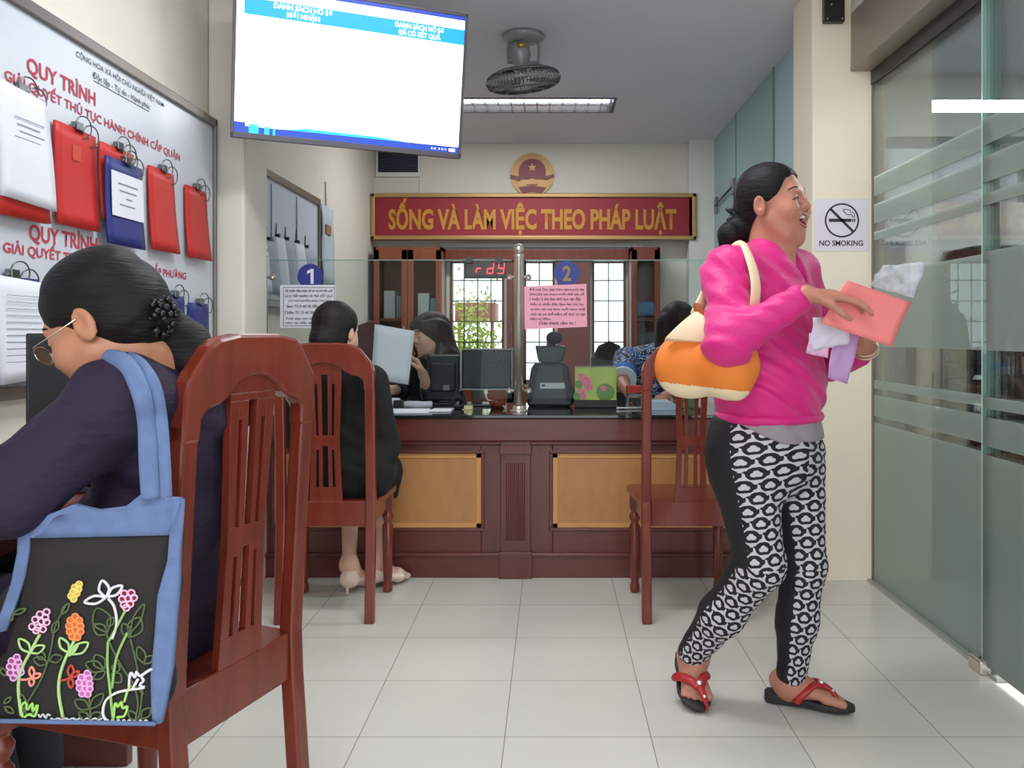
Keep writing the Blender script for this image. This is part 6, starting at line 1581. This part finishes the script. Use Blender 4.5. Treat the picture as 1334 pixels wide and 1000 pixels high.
loops('orange_blossom', (240, 150, 90), z([(245, 508), (230, 520), (258, 520), (226, 538), (244, 532), (262, 538), (228, 556), (246, 552), (262, 556), (236, 572), (252, 574)]), 4.4, 4.2, fill=(220, 110, 50))
loops('yellow_blossom', (232, 210, 110), z([(258, 402), (244, 412), (256, 418), (238, 426), (250, 432), (232, 440), (240, 450)]), 4.0, 3.8, fill=(200, 190, 90))
loops('lilac_blossom', (232, 170, 220), z([(55, 640), (38, 652), (60, 655), (32, 670), (52, 672), (66, 672), (34, 690), (54, 692), (68, 688), (44, 706)]), 4.2, 4.0, fill=(150, 70, 130))
loops('lilac_blossom', (232, 170, 220), z([(285, 692), (265, 705), (290, 708), (258, 722), (276, 724), (292, 726), (260, 740), (276, 742), (292, 742), (268, 758), (286, 760)]), 4.2, 4.0, fill=(190, 110, 170))
thread('coral_flower', (232, 150, 130), [leaf(105, 705, -2, -34, .25), leaf(105, 705, 28, -10, .25), leaf(105, 705, -3, 28, .3), z([(68, 712), (85, 712), (104, 706)])], .002)
thread('red_flower', (190, 70, 60), [leaf(230, 705, 2, -40, .25), leaf(230, 705, 28, -20, .2), leaf(230, 705, 2, 34, .25), z([(200, 715), (215, 712), (230, 706)])], .002)

# ================= seated visitor in black (middle) =================
pb = thing('person', 'dark haired visitor in black dress with beige heels, seated at the counter seen from behind', 'person', (-.86, 3.5, 0))
f = Wd([.20, .98, 0]); f /= np.linalg.norm(f); sd = Wd([-f[1], f[0], 0])
hc_ = ctr(440, 433, 3.50); HM = basis((.45, .88, -.08), (0, 0, 1)); hp, T = head_prims(hc_, HM, .96)
nk = hc_ + V3((-.01, -.03, -.145)); pel = V3((-.84, 3.50, .56)); ctrS = nk - V3((0, 0, .05)); wst = (pel + ctrS) / 2
ls_, rs_ = ctrS + V3(sd) * .165, ctrS - V3(sd) * .165
rel = rs_ + V3((.05, .06, -.26)); rwr = ctr(489, 575, 3.70); lel = ls_ + V3((-.03, .10, -.24)); lwr = lel + V3((.10, .18, .06))
rh2 = None
lhip, rhip = pel + V3(sd) * .09, pel - V3(sd) * .09
lkn = lhip + V3((.03, .34, -.03)); rkn = ctr(499, 640, 3.80); rkn[2] = .50
lan = V3((ctr(452, 0, 3.62)[0], 3.66, .12)); ran = V3((ctr(492, 0, 3.72)[0], 3.74, .11))
lheel = lan + V3((-.0, -.035, 0)); lheel[2] = .055; ltoe = lheel + V3((.05, .17, -.045)); rheel = ran + V3((-.03, -.02, 0)); rheel[2] = .05; rtoe = rheel + V3((.13, .12, -.04))
n1 = V3((0, .22, .97))
body = hp + [C(T(-.01, 0, -.05), nk, .05, .052, .03), EC(nk - V3((0, 0, .06)), pel, (.12, .07), (.13, .09), sd, f), C(nk, ls_, .04, .04), C(nk, rs_, .04, .04), C(ls_, lel, .038, .033), C(lel, lwr, .033, .024), C(rs_, rel, .038, .033), C(rel, rwr, .033, .024),
    C(lhip, lkn, .07, .05), C(rhip, rkn, .07, .05), C(lkn, lan, .048, .028), C(rkn, ran, .048, .030)] + foot_prims(lan, lheel, ltoe, n1, -V3(sd)) + foot_prims(ran, rheel, rtoe, n1, V3(sd))
body += hand(Vector(rwr.tolist()), (.15, .2, -.9), (-.8, .3, 0), 1, curl=.5) + hand(Vector(lwr.tolist()), (.4, .8, .1), (0, 0, -1), 1, curl=.5)
sdf_obj('body', body, M_skin3, pb, h=.005)
face_bits(pb, T, HM, .96)
e = lambda c, r, k=.02: E(T(*c), r, HM, k)
hair = [e((-.022, 0, .04), (.100, .084, .090), .02), e((-.050, 0, -.03), (.066, .074, .070), .03), SUB(e((.105, 0, -.03), (.085, .115, .10)), .01), SUB(C(T(.004, -.086, .0), T(-.002, -.086, -.03), .02, .02), .006), C(T(-.10, 0, -.04), T(-.085, 0, -.13), .045, .035, .03)]
sdf_obj('hair', hair, M_hair, pb, h=.005, fold=(.002, 120, tuple(HM[:, 1])))
strands(pb, [[T(.03, -.082, .01).tolist(), T(.035, -.088, -.04).tolist(), T(.02, -.092, -.09).tolist()], [T(-.08, .05, -.06).tolist(), T(-.09, .07, -.11).tolist(), T(-.09, .075, -.14).tolist()]], .003, M_hair)
dr = [EC(nk - V3((0, 0, .055)), wst, (.155, .085), (.160, .11), sd, f, .04), EC(wst, pel + V3((0, 0, -.03)), (.160, .11), (.19, .14), sd, f, .05), C(nk - V3((0, 0, .03)), ls_, .05, .058, .05), C(nk - V3((0, 0, .03)), rs_, .05, .058, .05), C(ls_, lel, .060, .052, .03), C(lel, lel * .15 + lwr * .85, .05, .036, .03),
      C(rs_, rel, .062, .052, .03), C(rel, rel * .12 + rwr * .88, .05, .036, .03), C(lhip, lkn, .105, .085, .06), C(rhip, rkn, .108, .078, .06), C(rkn, rkn + V3((.0, .0, -.10)), .070, .066, .04), C(lkn, lkn + V3((0, 0, -.08)), .07, .065, .04), CUT((0, 0, -1), (0, 0, .385))]
sdf_obj('dress', dr, M_blackcl, pb, h=.006, fold=(.003, 36, (.3, .2, .9)))
# flowered scarf end and bracelet near the hand
q = MB(); q.tube(smooth_path([P(490, 555, 3.74), P(494, 572, 3.73), P(492, 592, 3.73), P(494, 606, 3.73)], 4), .010, 8); q.build('bag_strap', mat('pale_patterned_strap', srgb(190, 180, 180), .6, col2=srgb(90, 80, 84), vscale=60), pb)
M_beige = mat('beige_patent_leather', srgb(226, 200, 184), .3)
def pump(heel, toe, lb, s):
    t = thing('high_heel_shoe', lb, 'shoe', Vector(heel.tolist()), group='beige heels of the visitor in black')
    d = toe - heel; L = float(np.linalg.norm(d)); dn = d / L; u = V3((0, 0, 1))
    pr_ = [C(heel + dn * .012 + u * .016, heel + dn * .02 + u * .045, .034, .031, .02), EC(heel + dn * .02 + u * .012, heel + dn * (L * .75) + u * .018, (.034, .024), (.042, .022), V3(s), u, .03), C(heel + dn * L * .75 + u * .018, heel + dn * (L + .015) + u * .016, .030, .012, .03),
           SUB(C(heel + dn * .02 + u * .075, heel + dn * L * .62 + u * .055, .030, .026), .006)]
    sdf_obj('upper', pr_, M_beige, t, h=.004)
    h = Vector((heel + dn * .0).tolist()); MB().tube([h + Vector((0, 0, .0)), Vector((h.x, h.y, .03)), Vector((h.x, h.y - .0, .0015))], [.016, .007, .005], 8).build('heel', M_beige, t)
pump(lheel, ltoe, 'beige high heel shoe on the back foot of the visitor in black', -sd)
pump(rheel, rtoe, 'beige high heel shoe partly behind the chair leg, nearer the tan panel', sd)

# ================= clerk holding a sheet =================
pc = thing('person', 'clerk with long dark hair and navy jacket behind the glass, holding up a white sheet', 'person', (-.62, 4.95, 0))
f = Wd([-.45, -.89, 0]); f /= np.linalg.norm(f); sd = Wd([-f[1], f[0], 0]); sd = np.cross(UP, f)
hc_ = ctr(560, 437, 4.85); HM = basis((-.80, -.58, -.12), (0, 0, 1)); hp, T = head_prims(hc_, HM, 1.0)
nk = hc_ + V3((.02, .03, -.15)); ctrS = nk - V3((0, 0, .055)); pel = V3((float(nk[0]) + .02, 5.0, .52)); wst = (pel + ctrS) / 2
ls_, rs_ = ctrS + V3(sd) * .17, ctrS - V3(sd) * .17      # ls_ towards +x
hold = ctr(551, 487, 4.42)
lel_ = ctr(566, 530, 4.55); rel_ = rs_ + V3((-.04, -.12, -.22)); rwr_ = ctr(510, 508, 4.42)
rel_[2] = max(rel_[2], .79)
lhip, rhip = pel + V3(sd) * .09, pel - V3(sd) * .09; lkn, rkn = lhip + V3(f) * .38, rhip + V3(f) * .38
lkn[1] = rkn[1] = 4.66; lan, ran = lkn + V3((0, .06, -.40)), rkn + V3((0, .06, -.40)); 
for a in (lan, ran): a[2] = .09
body = hp + [C(T(-.01, 0, -.05), nk, .05, .052, .03), EC(nk - V3((0, 0, .06)), pel, (.12, .07), (.13, .09), sd, f), C(nk, ls_, .04, .04), C(nk, rs_, .04, .04), C(ls_, lel_, .038, .033), C(lel_, hold, .033, .026), C(rs_, rel_, .038, .033), C(rel_, rwr_, .034, .025),
    C(lhip, lkn, .07, .05), C(rhip, rkn, .07, .05), C(lkn, lan, .048, .03), C(rkn, ran, .048, .03)]
body += hand(Vector(hold.tolist()), (-.30, -.25, .72), (-.8, -.3, -.2), 1, curl=.75, sc=1.0) + hand(Vector(rwr_.tolist()), (-.7, -.5, .3), (0, -.3, .8), 1, curl=.5)
body += foot_prims(lan, lan + V3((0, .03, -.07)), lan + V3((-.03, -.18, -.07)), V3((0, 0, 1)), -V3(sd)) + foot_prims(ran, ran + V3((0, .03, -.07)), ran + V3((-.03, -.18, -.07)), V3((0, 0, 1)), V3(sd))
sdf_obj('body', body, M_skin3, pc, h=.005)
face_bits(pc, T, HM, 1.0)
e = lambda c, r, k=.02: E(T(*c), r, HM, k)
hair = [e((-.018, 0, .044), (.108, .092, .092), .02), e((.062, 0, .062), (.045, .070, .040), .03), SUB(e((.112, 0, -.035), (.078, .095, .090)), .01), C(T(-.05, .05, .0), T(-.07, .08, -.20), .055, .06, .05), C(T(-.05, -.05, .0), T(-.08, -.06, -.20), .055, .05, .05), C(T(-.06, .08, -.16), ctr(590, 500, 4.86), .06, .055, .06), C(T(-.06, 0, -.05), T(-.09, .02, -.2), .07, .07, .05)]
sdf_obj('hair', hair, M_hairb, pc, h=.006, fold=(.003, 90, tuple(HM[:, 1])))
jk = [EC(nk - V3((0, 0, .055)), wst, (.160, .09), (.165, .115), sd, f, .04), EC(wst, pel, (.165, .115), (.18, .13), sd, f, .05), C(ctrS, ls_, .05, .06, .05), C(ctrS, rs_, .05, .06, .05), C(ls_, lel_, .062, .056, .03), C(lel_, lel_ * .5 + hold * .5, .054, .044, .03), C(rs_, rel_, .062, .056, .03), C(rel_, rel_ * .6 + rwr_ * .4, .054, .046, .03),
      C(lhip, lkn, .09, .07, .05), C(rhip, rkn, .09, .07, .05), C(lkn, lan + V3((0, 0, .05)), .07, .055, .03), C(rkn, ran + V3((0, 0, .05)), .07, .055, .03)]
sdf_obj('jacket', jk, M_navy, pc, h=.007, fold=(.003, 36, (.3, .2, .9)))
q = MB(); fr_ = Vector(f.tolist()); cc = Vector(((nk + wst) / 2).tolist()) + fr_ * .105
q.ball(cc + Vector((.02, 0, -.02)), (.05, .03, .10), 14); q.build('white_blouse', M_paper, pc)
q = MB(); q.tube([cc + Vector((-.02, -.03, .10)), cc + Vector((.01, -.035, 0)), cc + Vector((.02, -.035, -.06))], .005, 6).box((cc.x, cc.y - .045, cc.z - .12), (cc.x + .04, cc.y - .04, cc.z - .06)); q.build('lanyard', mat('lanyard_red', srgb(110, 40, 60), .5), pc)
q = MB(); q.tube([Vector(hold.tolist()) + Vector((-.045, -.040, .105)) + Vector((.010 * math.cos(a * math.pi / 6), 0, .010 * math.sin(a * math.pi / 6))) for a in range(12)], .002, 6, closed=True); q.build('ring', M_gold, pc)
tag(MB().sheet([P(488, 422, 4.27), P(540, 431, 4.28), P(532, 501, 4.30), P(483, 493, 4.28)], 6, 6, th=.001, bend=.006).build('paper_sheet', M_paper), 'white A4 sheet held up by the clerk with long hair', 'paper')

# ================= clerk in patterned blouse =================
pd = thing('person', 'clerk with long dark hair in blue and white patterned blouse, bending over the counter', 'person', (.75, 4.95, 0))
f = Wd([-.15, -.98, 0]); f /= np.linalg.norm(f); sd = np.cross(UP, f)
hc_ = ctr(884, 425, 4.75); HM = basis((.35, -.80, -.45), (.2, -.4, .9)); hp, T = head_prims(hc_, HM, 1.0)
nk = hc_ + V3((-.03, .10, -.12)); ctrS = nk - V3((.06, 0, .07)); pel = V3((.62, 5.08, .52)); wst = (pel + ctrS) / 2
ls_, rs_ = ctrS + V3(sd) * .17, ctrS - V3(sd) * .19
rel_ = ctr(811, 500, 4.55); rwr_ = ctr(822, 524, 4.35); lel_ = ctr(905, 505, 4.55); lwr_ = ctr(868, 520, 4.38)
for a in (rwr_, lwr_, rel_, lel_): a[2] = max(a[2], .79)
lhip, rhip = pel + V3(sd) * .09, pel - V3(sd) * .09; lkn, rkn = lhip + V3(f) * .38, rhip + V3(f) * .38
lkn[1] = rkn[1] = 4.68; lan, ran = lkn + V3((0, .06, -.40)), rkn + V3((0, .06, -.40))
for a in (lan, ran): a[2] = .09
body = hp + [C(T(-.01, 0, -.05), nk, .05, .052, .03), EC(nk - V3((0, 0, .06)), pel, (.12, .07), (.13, .09), sd, f), C(nk, ls_, .04, .04), C(nk, rs_, .04, .04), C(ls_, lel_, .038, .033), C(lel_, lwr_, .033, .026), C(rs_, rel_, .040, .036), C(rel_, rwr_, .036, .027),
    C(lhip, lkn, .07, .05), C(rhip, rkn, .07, .05), C(lkn, lan, .048, .03), C(rkn, ran, .048, .03)]
body += hand(Vector(rwr_.tolist()), (.5, -.8, -.1), (0, 0, -1), -1, curl=.5) + hand(Vector(lwr_.tolist()), (-.4, -.8, -.1), (0, 0, -1), 1, curl=.5)
body += foot_prims(lan, lan + V3((0, .03, -.07)), lan + V3((0, -.18, -.07)), V3((0, 0, 1)), -V3(sd)) + foot_prims(ran, ran + V3((0, .03, -.07)), ran + V3((0, -.18, -.07)), V3((0, 0, 1)), V3(sd))
sdf_obj('body', body, M_skin2, pd, h=.005)
face_bits(pd, T, HM, 1.0)
e = lambda c, r, k=.02: E(T(*c), r, HM, k)
hair = [e((-.018, 0, .044), (.106, .090, .092), .02), SUB(e((.108, 0, -.035), (.080, .110, .095)), .01), C(T(-.06, 0, .0), ctr(868, 440, 4.80), .07, .06, .05), C(ctr(868, 440, 4.80), ctr(862, 478, 4.72), .055, .035, .05), C(T(-.02, -.07, .0), ctr(862, 470, 4.70), .05, .035, .05)]
sdf_obj('hair', hair, M_hair, pd, h=.006, fold=(.003, 90, tuple(HM[:, 1])))
def blouse_mat():
    m = bpy.data.materials.new('blue_white_print'); m.use_nodes = True
    nt = m.node_tree; b = nt.nodes['Principled BSDF']; b.inputs['Roughness'].default_value = .7
    tc = nd(nt, 'ShaderNodeTexCoord'); w_ = nd(nt, 'ShaderNodeTexWave', wave_type='RINGS'); w_.inputs['Scale'].default_value = 9; w_.inputs['Distortion'].default_value = 9; w_.inputs['Detail'].default_value = 2; w_.inputs['Detail Scale'].default_value = 2.5
    nt.links.new(tc.outputs['Object'], w_.inputs[0]); cr = nd(nt, 'ShaderNodeValToRGB'); cr.color_ramp.interpolation = 'CONSTANT'
    el = cr.color_ramp.elements; el[0].color = srgb(30, 36, 72); el[1].position = .42; el[1].color = srgb(205, 214, 228); e2 = el.new(.72); e2.color = srgb(24, 26, 48); e3 = el.new(.9); e3.color = srgb(40, 96, 176)
    nt.links.new(w_.outputs[0], cr.inputs[0]); nt.links.new(cr.outputs[0], b.inputs['Base Color']); return m
cut_ = float(rel_[2]) 
bl = [EC(nk - V3((.03, 0, .075)), wst, (.165, .095), (.170, .12), sd, f, .04), EC(wst, pel, (.17, .12), (.18, .13), sd, f, .05), C(ctrS, ls_, .055, .065, .05), C(ctrS, rs_, .055, .068, .05), C(ls_, lel_, .066, .060, .03), C(rs_, rs_ * .3 + rel_ * .7, .070, .066, .03)]
sdf_obj('blouse', bl, blouse_mat(), pd, h=.007, fold=(.003, 36, (.3, .2, .9)))
q = MB(); p1, p2 = Vector((rs_ * .42 + rel_ * .58).tolist()), Vector((rs_ * .22 + rel_ * .78).tolist()); p3 = Vector((rs_ * .14 + rel_ * .86).tolist())
q.tube([p1, p2], [.072, .071], 16); q.build('sleeve_band', mat('blue_sleeve_band', srgb(52, 108, 190), .7), pd)
q = MB(); q.tube([p2, p3], [.0725, .0725], 16); q.build('sleeve_cuff', mat('white_sleeve_cuff', srgb(206, 214, 224), .7), pd)
tr = [C(lhip, lkn, .09, .07, .05), C(rhip, rkn, .09, .07, .05), C(lkn, lan + V3((0, 0, .05)), .07, .055, .03), C(rkn, ran + V3((0, 0, .05)), .07, .055, .03)]
sdf_obj('trousers', tr, M_blacktr, pd, h=.008)
